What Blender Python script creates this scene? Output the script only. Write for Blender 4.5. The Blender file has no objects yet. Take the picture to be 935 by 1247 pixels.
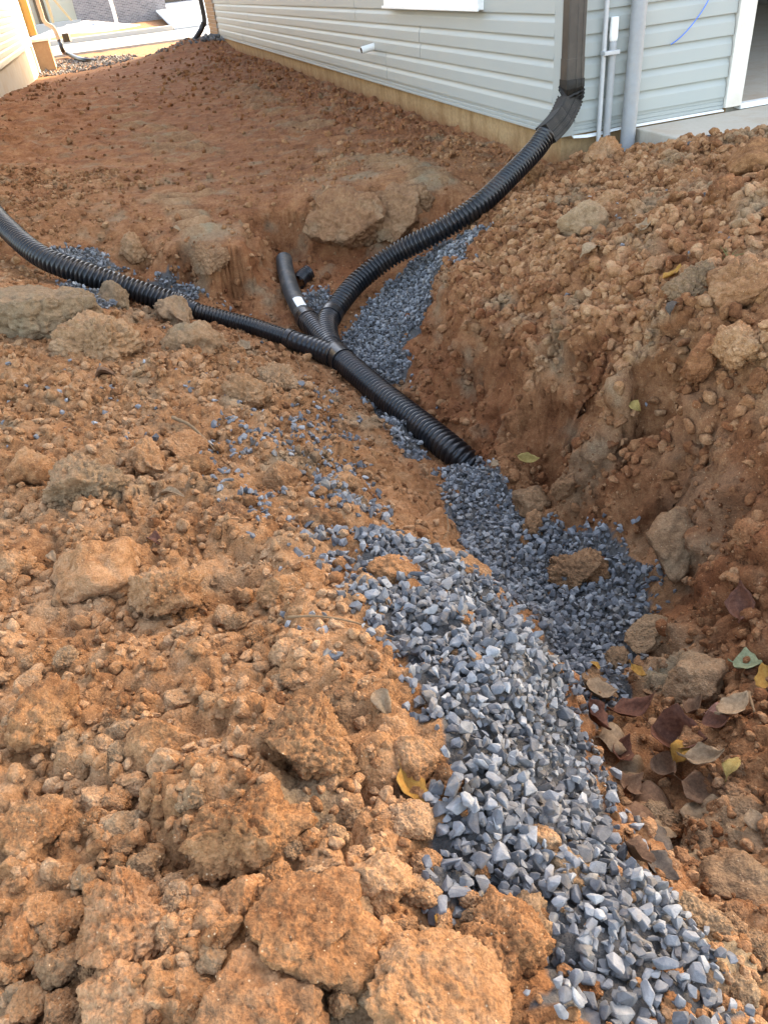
import bpy, bmesh, math, random
import numpy as np
from mathutils import Vector, Matrix

# ------------------------------------------------------------------ camera
rad = math.radians
scene = bpy.context.scene
COL = scene.collection
CAM = np.array([0.0, 0.0, 1.62])
FPX, PITCH, ROLL = 915.0, rad(35.9), rad(-6.85)
_f = np.array([0, math.cos(PITCH), -math.sin(PITCH)])
_r0 = np.array([1.0, 0, 0]); _u0 = np.array([0, math.sin(PITCH), math.cos(PITCH)])
_r = math.cos(ROLL) * _r0 + math.sin(ROLL) * _u0
_u = -math.sin(ROLL) * _r0 + math.cos(ROLL) * _u0
cd = bpy.data.cameras.new('camera')
cd.sensor_fit = 'VERTICAL'; cd.sensor_height = 36.0; cd.lens = FPX / 1247 * 36.0
cd.clip_start = 0.05; cd.clip_end = 1500
cam = bpy.data.objects.new('camera', cd); COL.objects.link(cam)
cam.matrix_world = Matrix([[_r[0], _u[0], -_f[0], CAM[0]], [_r[1], _u[1], -_f[1], CAM[1]],
                           [_r[2], _u[2], -_f[2], CAM[2]], [0, 0, 0, 1]])
scene.camera = cam

# ------------------------------------------------------------------ house frame (surveyed from the siding lines)
HY = rad(13.85)
K = np.array([1.357, 5.033, 0.0])           # ground corner of the sage house
HX = np.array([math.cos(HY), math.sin(HY), 0]); HV = np.array([-math.sin(HY), math.cos(HY), 0])

# ------------------------------------------------------------------ sky, sun, exposure
SUN_AZ = HY + rad(34)                        # measured from +X towards +Y
SUN_EL = rad(24)
world = bpy.data.worlds.new('World'); scene.world = world; world.use_nodes = True
wn = world.node_tree.nodes; wl = world.node_tree.links
bg = wn['Background']; sky = wn.new('ShaderNodeTexSky'); sky.sky_type = 'NISHITA'
sky.sun_disc = False; sky.sun_elevation = SUN_EL; sky.sun_rotation = math.pi / 2 - SUN_AZ
sky.air_density = 0.8; sky.dust_density = 2.5; sky.ozone_density = 0.3
wl.new(sky.outputs[0], bg.inputs[0]); bg.inputs[1].default_value = 0.15
sd = bpy.data.lights.new('sun', 'SUN'); sd.energy = 2.0; sd.angle = rad(0.53); sd.color = (1.0, 0.93, 0.82)
sun = bpy.data.objects.new('sun', sd); COL.objects.link(sun)
sdir = Vector((math.cos(SUN_EL) * math.cos(SUN_AZ), math.cos(SUN_EL) * math.sin(SUN_AZ), math.sin(SUN_EL)))
sun.rotation_euler = sdir.to_track_quat('Z', 'Y').to_euler()
vs = scene.view_settings
vs.view_transform = 'Standard'; vs.look = 'None'; vs.gamma = 1.0; vs.use_curve_mapping = False
vs.exposure = 3.45
vs.use_white_balance = True; vs.white_balance_temperature = 8000; vs.white_balance_tint = 10
scene.render.engine = 'CYCLES'
scene.cycles.max_bounces = 6; scene.cycles.diffuse_bounces = 2
scene.cycles.use_denoising = True

rng = np.random.default_rng(7)
random.seed(7)

# ------------------------------------------------------------------ survey helpers
def ray(px, py):
    return _r * (px - 467.5) / FPX - _u * (py - 623.5) / FPX + _f
def gz(px, py, z):
    d = ray(px, py); return CAM + d * (z - CAM[2]) / d[2]
def hp(u, v, z):                              # house frame -> world
    p = K + HX * u + HV * v; return (p[0], p[1], z)

# ------------------------------------------------------------------ mesh helpers
def tag(o, label=None, cat=None, group=None, kind=None):
    if label: o['label'] = label
    if cat: o['category'] = cat
    if group: o['group'] = group
    if kind: o['kind'] = kind
    return o
def link(name, me, mat=None, parent=None):
    if mat is not None and not me.materials: me.materials.append(mat)
    o = bpy.data.objects.new(name, me); COL.objects.link(o)
    if parent: o.parent = parent
    return o
def empty(name, loc=(0, 0, 0), rz=0):
    o = bpy.data.objects.new(name, None); COL.objects.link(o); o.location = loc
    o.rotation_euler = (0, 0, rz); o.empty_display_size = 0.1; return o
def big_mesh(name, V, F, smooth=False):
    """V (n,3), F (m,k) uniform polygon arrays."""
    me = bpy.data.meshes.new(name); V = np.asarray(V, np.float32); F = np.asarray(F, np.int32)
    me.vertices.add(len(V)); me.vertices.foreach_set('co', V.ravel())
    m, k = F.shape
    me.loops.add(m * k); me.loops.foreach_set('vertex_index', F.ravel())
    me.polygons.add(m)
    me.polygons.foreach_set('loop_start', np.arange(0, m * k, k, dtype=np.int32))
    me.polygons.foreach_set('loop_total', np.full(m, k, np.int32))
    me.polygons.foreach_set('use_smooth', np.full(m, smooth))
    me.update(calc_edges=True); me.validate()
    return me
def attr(me, name, data):
    a = me.attributes.new(name, 'FLOAT', 'POINT'); a.data.foreach_set('value', np.asarray(data, np.float32))
def py_mesh(name, verts, faces, smooth=False):
    me = bpy.data.meshes.new(name); me.from_pydata([tuple(map(float, v)) for v in verts], [], [tuple(f) for f in faces]); me.update()
    if smooth:
        for p in me.polygons: p.use_smooth = True
    return me
def box_vf(x0, x1, y0, y1, z0, z1):
    v = [(x0, y0, z0), (x1, y0, z0), (x1, y1, z0), (x0, y1, z0), (x0, y0, z1), (x1, y0, z1), (x1, y1, z1), (x0, y1, z1)]
    f = [(0, 3, 2, 1), (4, 5, 6, 7), (0, 1, 5, 4), (1, 2, 6, 5), (2, 3, 7, 6), (3, 0, 4, 7)]
    return v, f
def boxes_mesh(name, bxs, bevel=0.0):
    V, F = [], []
    for b in bxs:
        v, f = box_vf(*b); n = len(V); V += v; F += [tuple(i + n for i in q) for q in f]
    me = py_mesh(name, V, F)
    if bevel:
        bm = bmesh.new(); bm.from_mesh(me)
        bmesh.ops.bevel(bm, geom=bm.edges[:], offset=bevel, segments=2, affect='EDGES', profile=0.6)
        bm.to_mesh(me); bm.free()
    return me
def box(name, b, mat, parent=None, bevel=0.004):
    return link(name, boxes_mesh(name, [b], bevel), mat, parent)
def prism(name, poly, z0, z1, mat, parent=None, axis='z'):
    """extrude a 2D polygon (list of (a,b))"""
    n = len(poly)
    if axis == 'z': V = [(a, b, z0) for a, b in poly] + [(a, b, z1) for a, b in poly]
    elif axis == 'y': V = [(a, z0, b) for a, b in poly] + [(a, z1, b) for a, b in poly]
    else: V = [(z0, a, b) for a, b in poly] + [(z1, a, b) for a, b in poly]
    F = [tuple(range(n))[::-1], tuple(range(n, 2 * n))] + [(i, (i + 1) % n, n + (i + 1) % n, n + i) for i in range(n)]
    me = py_mesh(name, V, F)
    bm = bmesh.new(); bm.from_mesh(me); bmesh.ops.recalc_face_normals(bm, faces=bm.faces[:]); bm.to_mesh(me); bm.free()
    return link(name, me, mat, parent)
def catmull(P, step):
    P = [np.asarray(p, float) for p in P]
    P = [2 * P[0] - P[1]] + P + [2 * P[-1] - P[-2]]
    out = []
    for i in range(1, len(P) - 2):
        a, b, c, d = P[i - 1:i + 3]
        for t in np.linspace(0, 1, 40, endpoint=False):
            out.append(0.5 * ((2 * b) + (c - a) * t + (2 * a - 5 * b + 4 * c - d) * t * t + (3 * b - a - 3 * c + d) * t ** 3))
    out.append(P[-2]); out = np.array(out)
    s = np.concatenate([[0], np.cumsum(np.linalg.norm(np.diff(out, axis=0), axis=1))])
    n = max(2, int(s[-1] / step)); q = np.linspace(0, s[-1], n + 1)
    return np.stack([np.interp(q, s, out[:, k]) for k in range(3)], 1), q
def frames(C):
    T = np.gradient(C, axis=0); T /= np.linalg.norm(T, axis=1)[:, None]
    N = np.zeros_like(C); up = np.array([0, 0, 1.0])
    if abs(T[0] @ up) > 0.95: up = np.array([1.0, 0, 0])
    n = up - T[0] * (T[0] @ up); n /= np.linalg.norm(n)
    for i in range(len(C)):
        n = n - T[i] * (T[i] @ n); n /= np.linalg.norm(n); N[i] = n
    return T, N, np.cross(T, N)
def tube_mesh(name, P, radius, step=0.0045, seg=28, caps=True, inner=0.0):
    """sweep a circle; radius is a number or f(arc array)"""
    C, s = catmull(P, step); T, N, B = frames(C)
    r = radius(s) if callable(radius) else np.full(len(s), radius)
    a = np.linspace(0, 2 * np.pi, seg, endpoint=False)
    V = C[:, None, :] + r[:, None, None] * (np.cos(a)[None, :, None] * N[:, None, :] + np.sin(a)[None, :, None] * B[:, None, :])
    n = len(C); i = np.arange(n - 1)[:, None]; j = np.arange(seg)[None, :]; k = (j + 1) % seg
    F = np.stack([i * seg + j, (i + 1) * seg + j, (i + 1) * seg + k, i * seg + k], -1).reshape(-1, 4)[:, ::-1]
    V = V.reshape(-1, 3)
    me = py_mesh_fast(name, V, F, [list(range(seg)), list(range((n - 1) * seg, n * seg))[::-1]] if caps else [])
    return me
def py_mesh_fast(name, V, F4, extra):
    me = big_mesh(name, V, F4, True)
    if extra:
        bm = bmesh.new(); bm.from_mesh(me); bm.verts.ensure_lookup_table()
        for e in extra:
            try: bm.faces.new([bm.verts[i] for i in e])
            except ValueError: pass
        bmesh.ops.recalc_face_normals(bm, faces=bm.faces[:])
        bm.to_mesh(me); bm.free()
    return me

# ------------------------------------------------------------------ numpy noise
def _hash(ix, iy, iz, seed):
    h = (ix.astype(np.uint32) * np.uint32(374761393) + iy.astype(np.uint32) * np.uint32(668265263)
         + iz.astype(np.uint32) * np.uint32(2246822519) + np.uint32((seed * 3266489917) & 0xffffffff))
    h = (h ^ (h >> np.uint32(13))) * np.uint32(1274126177)
    h = (h ^ (h >> np.uint32(16))) * np.uint32(2654435769)
    return h ^ (h >> np.uint32(15))
def perlin(p, seed=0):
    p = np.asarray(p, np.float32); i = np.floor(p).astype(np.int64); f = (p - i).astype(np.float32)
    w = f * f * f * (f * (f * 6 - 15) + 10)
    out = np.zeros(len(p), np.float32)
    for dx in (0, 1):
        for dy in (0, 1):
            for dz in (0, 1):
                h = _hash(i[:, 0] + dx, i[:, 1] + dy, i[:, 2] + dz, seed)
                gx = (h & 1023).astype(np.float32) / 511.5 - 1; gy = ((h >> 10) & 1023).astype(np.float32) / 511.5 - 1
                gz_ = ((h >> 20) & 1023).astype(np.float32) / 511.5 - 1
                d = gx * (f[:, 0] - dx) + gy * (f[:, 1] - dy) + gz_ * (f[:, 2] - dz)
                wt = (w[:, 0] if dx else 1 - w[:, 0]) * (w[:, 1] if dy else 1 - w[:, 1]) * (w[:, 2] if dz else 1 - w[:, 2])
                out += d * wt
    return out * 1.3
def fbm(p, oct=4, seed=0, gain=0.5):
    p = np.asarray(p, np.float32); a, o = 1.0, np.zeros(len(p), np.float32)
    for k in range(oct): o += a * perlin(p, seed + k * 17); p = p * 2.03; a *= gain
    return o
def worley(p, seed=0):
    """F1 distance, F2 distance and a random value of the nearest cell"""
    p = np.asarray(p, np.float32); i = np.floor(p).astype(np.int64); f = (p - i).astype(np.float32)
    b1 = np.full(len(p), 9.0, np.float32); b2 = b1.copy(); cid = np.zeros(len(p), np.float32)
    for dx in (-1, 0, 1):
        for dy in (-1, 0, 1):
            for dz in (-1, 0, 1):
                h = _hash(i[:, 0] + dx, i[:, 1] + dy, i[:, 2] + dz, seed)
                d = (dx + 0.1 + 0.8 * (h & 1023).astype(np.float32) / 1023 - f[:, 0]) ** 2 \
                  + (dy + 0.1 + 0.8 * ((h >> 10) & 1023).astype(np.float32) / 1023 - f[:, 1]) ** 2 \
                  + (dz + 0.1 + 0.8 * ((h >> 20) & 1023).astype(np.float32) / 1023 - f[:, 2]) ** 2
                m = d < b1
                b2 = np.where(m, b1, np.minimum(b2, d)); b1 = np.where(m, d, b1)
                cid = np.where(m, ((h >> 7) & 255).astype(np.float32) / 255, cid)
    return np.sqrt(b1), np.sqrt(b2), cid
def sstep(x, a, b):
    t = np.clip((x - a) / (b - a), 0, 1); return t * t * (3 - 2 * t)

# ------------------------------------------------------------------ materials
def new_mat(name):
    m = bpy.data.materials.new(name); m.use_nodes = True
    return m, m.node_tree.nodes, m.node_tree.links, m.node_tree.nodes['Principled BSDF']
def ramp(n, stops):
    r = n.new('ShaderNodeValToRGB'); e = r.color_ramp.elements
    while len(e) < len(stops): e.new(0.5)
    for k, (p, c) in enumerate(stops): e[k].position = p; e[k].color = (*c, 1)
    return r
def noise_node(n, l, scale, detail=6, rough=0.6, coord=None):
    t = n.new('ShaderNodeTexNoise'); t.inputs['Scale'].default_value = scale; t.inputs['Detail'].default_value = detail
    t.inputs['Roughness'].default_value = rough
    if coord: l.new(coord, t.inputs['Vector'])
    return t
def mixc(n, l, fac, a, b, mode='MIX'):
    m = n.new('ShaderNodeMix'); m.data_type = 'RGBA'; m.blend_type = mode
    for sock, v in ((m.inputs[0], fac), (m.inputs[6], a), (m.inputs[7], b)):
        if hasattr(v, 'is_linked'): l.new(v, sock)
        elif isinstance(v, tuple): sock.default_value = (*v, 1)
        else: sock.default_value = v
    return m.outputs[2]
def mathn(n, l, op, a, b=None, clamp=False):
    m = n.new('ShaderNodeMath'); m.operation = op; m.use_clamp = clamp
    for sock, v in ((m.inputs[0], a), (m.inputs[1], b)):
        if v is None: continue
        if hasattr(v, 'is_linked'): l.new(v, sock)
        else: sock.default_value = v
    return m.outputs[0]
def attrn(n, name):
    a = n.new('ShaderNodeAttribute'); a.attribute_name = name; return a.outputs['Fac']

TAN_L, TAN, TAN_D = (0.385, 0.222, 0.118), (0.265, 0.126, 0.054), (0.120, 0.049, 0.019)
RED_L, RED, RED_D = (0.27, 0.117, 0.048), (0.175, 0.060, 0.023), (0.085, 0.027, 0.010)
OLIVE = (0.27, 0.205, 0.115)
def soil_mat(name, ground=False, obj_space=False):
    m, n, l, b = new_mat(name)
    co = n.new('ShaderNodeNewGeometry').outputs['Position']
    n1 = noise_node(n, l, 7, 4, 0.65, co); n2 = noise_node(n, l, 55, 4, 0.7, co); n3 = noise_node(n, l, 260, 2, 0.6, co)
    mix1 = mathn(n, l, 'ADD', mathn(n, l, 'MULTIPLY', n1.outputs[0], 0.55), mathn(n, l, 'MULTIPLY', n2.outputs[0], 0.45))
    if not ground:
        ri = n.new('ShaderNodeObjectInfo')
        off = mathn(n, l, 'ADD', mathn(n, l, 'MULTIPLY', mathn(n, l, 'SUBTRACT', ri.outputs['Random'], 0.5), 0.16) if name != 'crumb_soil' else 0.03,
                    mathn(n, l, 'MULTIPLY', mathn(n, l, 'SUBTRACT', attrn(n, 'tint'), 0.5), 0.22 if name == 'crumb_soil' else 0.0))
        mix1 = mathn(n, l, 'ADD', mix1, off)
    rt = ramp(n, [(0.35, TAN_D), (0.50, TAN), (0.69, TAN_L)]); l.new(mix1, rt.inputs[0])
    rr = ramp(n, [(0.34, RED_D), (0.50, RED), (0.71, RED_L)]); l.new(mix1, rr.inputs[0])
    if ground or name == 'crumb_soil': tawny = attrn(n, 'tawny')
    else:
        g = n.new('ShaderNodeSeparateColor'); l.new(ri.outputs['Color'], g.inputs[0]); tawny = g.outputs[0]; cly = g.outputs[1]
    dn = noise_node(n, l, 3.1, 3, 0.6, co)
    tawny2 = mathn(n, l, 'ADD', tawny, mathn(n, l, 'MULTIPLY', mathn(n, l, 'SUBTRACT', dn.outputs[0], 0.5), 0.8), True)
    c = mixc(n, l, tawny2, rr.outputs[0], rt.outputs[0])  # low values give redder, darker soil, high values tan
    # clay-grey patches
    on = noise_node(n, l, 4.3, 3, 0.55, co); orr = ramp(n, [(0.55, (0, 0, 0)), (0.70, (1, 1, 1))]); l.new(on.outputs[0], orr.inputs[0])
    ofac = mathn(n, l, 'MULTIPLY', orr.outputs[0], 0.55)
    if ground: ofac = mathn(n, l, 'ADD', ofac, attrn(n, 'clay'), True)
    elif not name == 'crumb_soil':
        ofac = mathn(n, l, 'ADD', mathn(n, l, 'MULTIPLY', ofac, 0.6), cly, True)
    oc = mixc(n, l, n2.outputs[0], (0.12, 0.088, 0.05), (0.28, 0.22, 0.14))
    c = mixc(n, l, ofac, c, oc)
    # pale mineral grains
    vo = n.new('ShaderNodeTexVoronoi'); vo.inputs['Scale'].default_value = 150; l.new(co, vo.inputs['Vector'])
    sp = ramp(n, [(0.10, (1, 1, 1)), (0.2, (0, 0, 0))]); l.new(vo.outputs['Distance'], sp.inputs[0])
    sel = n.new('ShaderNodeSeparateColor'); l.new(vo.outputs['Color'], sel.inputs[0])
    pick = mathn(n, l, 'GREATER_THAN', sel.outputs[0], 0.80)
    c = mixc(n, l, mathn(n, l, 'MULTIPLY', mathn(n, l, 'MULTIPLY', sp.outputs[0], pick), 0.65), c, (0.50, 0.37, 0.23))
    fine = ramp(n, [(0.32, (0.74, 0.73, 0.72)), (0.62, (1.14, 1.14, 1.13))]); l.new(n3.outputs[0], fine.inputs[0])
    c = mixc(n, l, 1.0, c, fine.outputs[0], 'MULTIPLY')
    if ground:
        gcol = mixc(n, l, n2.outputs[0], (0.045, 0.041, 0.037), (0.115, 0.104, 0.094))
        c = mixc(n, l, attrn(n, 'gravel'), c, gcol)
    l.new(c, b.inputs['Base Color'])
    b.inputs['Roughness'].default_value = 0.95; b.inputs['Specular IOR Level'].default_value = 0.15
    # crumb relief
    v2 = n.new('ShaderNodeTexVoronoi'); v2.inputs['Scale'].default_value = 210; l.new(co, v2.inputs['Vector'])
    hgt = mathn(n, l, 'ADD', mathn(n, l, 'MULTIPLY', v2.outputs['Distance'], -0.5), mathn(n, l, 'MULTIPLY', n3.outputs[0], 0.8))
    hgt = mathn(n, l, 'ADD', hgt, mathn(n, l, 'MULTIPLY', n2.outputs[0], 1.1))
    bp = n.new('ShaderNodeBump'); bp.inputs['Strength'].default_value = 0.6; bp.inputs['Distance'].default_value = 0.0055
    l.new(hgt, bp.inputs['Height']); l.new(bp.outputs[0], b.inputs['Normal'])
    return m
M = {}
M['soil'] = soil_mat('ground_soil', ground=True)
M['clod'] = soil_mat('clod_soil')
M['crumb'] = soil_mat('crumb_soil')

def stone_mat():
    m, n, l, b = new_mat('crushed_limestone'); co = n.new('ShaderNodeNewGeometry').outputs['Position']
    ri = n.new('ShaderNodeObjectInfo')
    t = mathn(n, l, 'FRACT', mathn(n, l, 'ADD', attrn(n, 'tint'), ri.outputs['Random']))
    r = ramp(n, [(0.0, (0.082, 0.081, 0.082)), (0.3, (0.132, 0.131, 0.132)), (0.55, (0.185, 0.183, 0.182)), (0.8, (0.26, 0.255, 0.245)), (0.9, (0.155, 0.138, 0.118)), (1.0, (0.09, 0.089, 0.095))])
    l.new(t, r.inputs[0])
    n1 = noise_node(n, l, 70, 4, 0.7, co); n2 = noise_node(n, l, 330, 3, 0.6, co)
    sh = ramp(n, [(0.3, (0.70, 0.71, 0.74)), (0.7, (1.28, 1.27, 1.25))]); l.new(n1.outputs[0], sh.inputs[0])
    c = mixc(n, l, 1.0, r.outputs[0], sh.outputs[0], 'MULTIPLY')
    du = ramp(n, [(0.56, (0, 0, 0)), (0.74, (1, 1, 1))]); l.new(noise_node(n, l, 24, 4, 0.6, co).outputs[0], du.inputs[0])
    c = mixc(n, l, mathn(n, l, 'MULTIPLY', du.outputs[0], 0.55), c, (0.19, 0.125, 0.068))
    l.new(c, b.inputs['Base Color']); b.inputs['Roughness'].default_value = 0.85; b.inputs['Specular IOR Level'].default_value = 0.2
    bp = n.new('ShaderNodeBump'); bp.inputs['Strength'].default_value = 0.4; bp.inputs['Distance'].default_value = 0.002
    l.new(n2.outputs[0], bp.inputs['Height']); l.new(bp.outputs[0], b.inputs['Normal'])
    return m
M['stone'] = stone_mat()

def plain(name, col, rough=0.6, spec=0.5, var=0.12, scale=30, bump=0.0, metal=0.0, dirt=None, dirtfac=0.0, dscale=8, coat=0.0):
    m, n, l, b = new_mat(name); tc = n.new('ShaderNodeTexCoord'); co = tc.outputs['Object']
    t = noise_node(n, l, scale, 6, 0.6, co)
    lo = tuple(max(0, x * (1 - var)) for x in col); hi = tuple(min(1, x * (1 + var)) for x in col)
    c = mixc(n, l, t.outputs[0], lo, hi)
    if dirt:
        dt = noise_node(n, l, dscale, 7, 0.65, co); dr = ramp(n, [(0.48, (0, 0, 0)), (0.72, (1, 1, 1))]); l.new(dt.outputs[0], dr.inputs[0])
        c = mixc(n, l, mathn(n, l, 'MULTIPLY', dr.outputs[0], dirtfac), c, dirt)
    l.new(c, b.inputs['Base Color']); b.inputs['Roughness'].default_value = rough; b.inputs['Specular IOR Level'].default_value = spec
    b.inputs['Metallic'].default_value = metal; b.inputs['Coat Weight'].default_value = coat
    if bump:
        bp = n.new('ShaderNodeBump'); bp.inputs['Strength'].default_value = bump; bp.inputs['Distance'].default_value = 0.004
        l.new(t.outputs[0], bp.inputs['Height']); l.new(bp.outputs[0], b.inputs['Normal'])
    return m
M['pipe'] = plain('black_polyethylene', (0.0075, 0.0078, 0.0088), 0.32, 0.38, 0.3, 20, 0.05, dirt=(0.11, 0.062, 0.034), dirtfac=0.28, dscale=11)
M['pipe_dusty'] = plain('dusty_black_polyethylene', (0.025, 0.025, 0.024), 0.55, 0.4, 0.3, 20, 0.05, dirt=(0.17, 0.13, 0.09), dirtfac=0.55, dscale=16)
M['bronze'] = plain('bronze_downspout_paint', (0.036, 0.029, 0.023), 0.45, 0.5, 0.15, 12, dirt=(0.13, 0.10, 0.075), dirtfac=0.3)
M['elbow'] = plain('dark_elbow_plastic', (0.014, 0.012, 0.010), 0.6, 0.25, 0.2, 12, 0.1, dirt=(0.08, 0.06, 0.042), dirtfac=0.25, dscale=30)
M['label'] = plain('white_print_label', (0.72, 0.70, 0.66), 0.5, 0.4, 0.06, 30, dirt=(0.3, 0.2, 0.12), dirtfac=0.4)
M['siding'] = plain('sage_vinyl', (0.305, 0.318, 0.293), 0.5, 0.35, 0.05, 3, 0.0, dirt=(0.36, 0.32, 0.25), dirtfac=0.14, dscale=3)
M['cream'] = plain('cream_vinyl', (0.34, 0.30, 0.225), 0.5, 0.35, 0.05, 3, 0.0, dirt=(0.40, 0.33, 0.22), dirtfac=0.2, dscale=3)
M['white'] = plain('white_vinyl_trim', (0.78, 0.77, 0.73), 0.45, 0.4, 0.04, 10, dirt=(0.5, 0.42, 0.32), dirtfac=0.25)
M['jamb'] = plain('white_wood_jamb', (0.60, 0.56, 0.49), 0.5, 0.4, 0.05, 10, dirt=(0.45, 0.36, 0.26), dirtfac=0.4)
M['found'] = plain('clay_stained_concrete', (0.40, 0.26, 0.13), 0.9, 0.2, 0.3, 6, 0.3, dirt=(0.26, 0.135, 0.058), dirtfac=0.75, dscale=3.0)
def found_mat(name, c, stain, mud, z0):
    m, n, l, b = new_mat(name); co = n.new('ShaderNodeNewGeometry').outputs['Position']
    mp = n.new('ShaderNodeMapping'); mp.inputs['Scale'].default_value = (7, 7, .7); l.new(co, mp.inputs[0])
    st = noise_node(n, l, 1.0, 5, .65, mp.outputs[0]); fi = noise_node(n, l, 38, 5, .7, co); bl = noise_node(n, l, 5, 5, .65, co)
    r1 = ramp(n, [(.42, (0, 0, 0)), (.66, (1, 1, 1))]); l.new(st.outputs[0], r1.inputs[0])
    col = mixc(n, l, mathn(n, l, 'MULTIPLY', r1.outputs[0], .7), c, stain)
    sx_ = n.new('ShaderNodeSeparateXYZ'); l.new(co, sx_.inputs[0])
    h_ = mathn(n, l, 'SUBTRACT', mathn(n, l, 'ADD', z0, mathn(n, l, 'MULTIPLY', bl.outputs[0], .22)), sx_.outputs[2])
    r2 = ramp(n, [(.0, (0, 0, 0)), (.10, (1, 1, 1))]); l.new(h_, r2.inputs[0])
    col = mixc(n, l, mathn(n, l, 'MULTIPLY', r2.outputs[0], .8), col, mud)
    sh = ramp(n, [(.3, (.75, .75, .75)), (.7, (1.15, 1.15, 1.15))]); l.new(fi.outputs[0], sh.inputs[0])
    col = mixc(n, l, 1.0, col, sh.outputs[0], 'MULTIPLY')
    l.new(col, b.inputs['Base Color']); b.inputs['Roughness'].default_value = .92; b.inputs['Specular IOR Level'].default_value = .15
    bp = n.new('ShaderNodeBump'); bp.inputs['Strength'].default_value = .4; bp.inputs['Distance'].default_value = .006; l.new(fi.outputs[0], bp.inputs['Height']); l.new(bp.outputs[0], b.inputs['Normal'])
    return m
M['found'] = found_mat('clay_stained_concrete', (0.33, 0.22, 0.115), (0.20, 0.115, 0.052), (0.18, 0.08, 0.033), .46)
M['found2'] = plain('grey_concrete_foundation', (0.36, 0.31, 0.24), 0.9, 0.2, 0.25, 6, 0.3, dirt=(0.30, 0.2, 0.11), dirtfac=0.6, dscale=3.0)
M['concrete'] = plain('broom_finished_concrete', (0.43, 0.375, 0.30), 0.88, 0.25, 0.14, 40, 0.25, dirt=(0.36, 0.25, 0.155), dirtfac=0.55, dscale=3)
M['concrete_far'] = plain('pale_concrete', (0.36, 0.35, 0.33), 0.85, 0.2, 0.1, 3, 0.0, dirt=(0.45, 0.38, 0.28), dirtfac=0.3, dscale=.4)
M['asphalt'] = plain('asphalt_street', (0.16, 0.155, 0.15), 0.9, 0.2, 0.2, 5)
M['conduit'] = plain('grey_conduit', (0.27, 0.27, 0.265), 0.5, 0.4, 0.15, 30, dirt=(0.30, 0.24, 0.18), dirtfac=0.3)
M['galv'] = plain('light_grey_conduit', (0.40, 0.395, 0.385), 0.4, 0.5, 0.12, 30, dirt=(0.30, 0.24, 0.18), dirtfac=0.2)
M['glass'] = plain('window_glass', (0.02, 0.025, 0.03), 0.06, 0.6, 0.05, 3)  # also the dark fill of the far garage and the stub end
M['blue'] = plain('blue_wire_insulation', (0.06, 0.17, 0.55), 0.4, 0.5, 0.05, 30)
M['pvc'] = plain('white_pvc', (0.75, 0.74, 0.70), 0.4, 0.5, 0.05, 30, dirt=(0.4, 0.3, 0.2), dirtfac=0.3)
M['interior'] = plain('garage_wallboard', (0.22, 0.20, 0.18), 0.9, 0.2, 0.1, 4)
M['shingle'] = plain('grey_asphalt_shingle', (0.10, 0.095, 0.09), 0.95, 0.2, 0.3, 8, 0.4)
M['wood'] = plain('framing_lumber', (0.50, 0.33, 0.17), 0.8, 0.2, 0.15, 12)
M['osb'] = plain('orange_sheathing', (0.55, 0.30, 0.09), 0.8, 0.2, 0.15, 12)
M['tarp'] = plain('blue_tarp', (0.10, 0.13, 0.24), 0.6, 0.4, 0.3, 12)
M['twig'] = plain('dry_twig', (0.19, 0.115, 0.06), 0.9, 0.2, 0.35, 60, 0.4)
M['grass'] = plain('grass_blade', (0.10, 0.14, 0.035), 0.6, 0.3, 0.3, 60)
M['mortar'] = plain('mortar', (0.40, 0.38, 0.35), 0.95, 0.2, 0.1, 10)
def brick_mat(name, c1, c2, mort):
    m, n, l, b = new_mat(name); tc = n.new('ShaderNodeTexCoord')
    mp = n.new('ShaderNodeMapping'); mp.inputs['Rotation'].default_value = (rad(90), 0, 0); l.new(tc.outputs['Object'], mp.inputs[0])
    t = n.new('ShaderNodeTexBrick'); l.new(mp.outputs[0], t.inputs['Vector']); t.inputs['Scale'].default_value = 1
    t.inputs['Brick Width'].default_value = 0.215; t.inputs['Row Height'].default_value = 0.077; t.inputs['Mortar Size'].default_value = 0.007
    t.inputs['Color1'].default_value = (*c1, 1); t.inputs['Color2'].default_value = (*c2, 1); t.inputs['Mortar'].default_value = (*mort, 1)
    l.new(t.outputs[0], b.inputs['Base Color']); b.inputs['Roughness'].default_value = 0.9
    bp = n.new('ShaderNodeBump'); bp.inputs['Strength'].default_value = 0.5; bp.inputs['Distance'].default_value = 0.006
    l.new(t.outputs['Fac'], bp.inputs['Height']); bp.invert = True; l.new(bp.outputs[0], b.inputs['Normal'])
    return m
M['brick_far'] = brick_mat('far_grey_brick', (0.12, 0.10, 0.10), (0.22, 0.18, 0.17), (0.34, 0.32, 0.30))
M['brick'] = plain('tan_brick', (0.34, 0.22, 0.13), 0.9, 0.2, 0.25, 14, 0.3)

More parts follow.
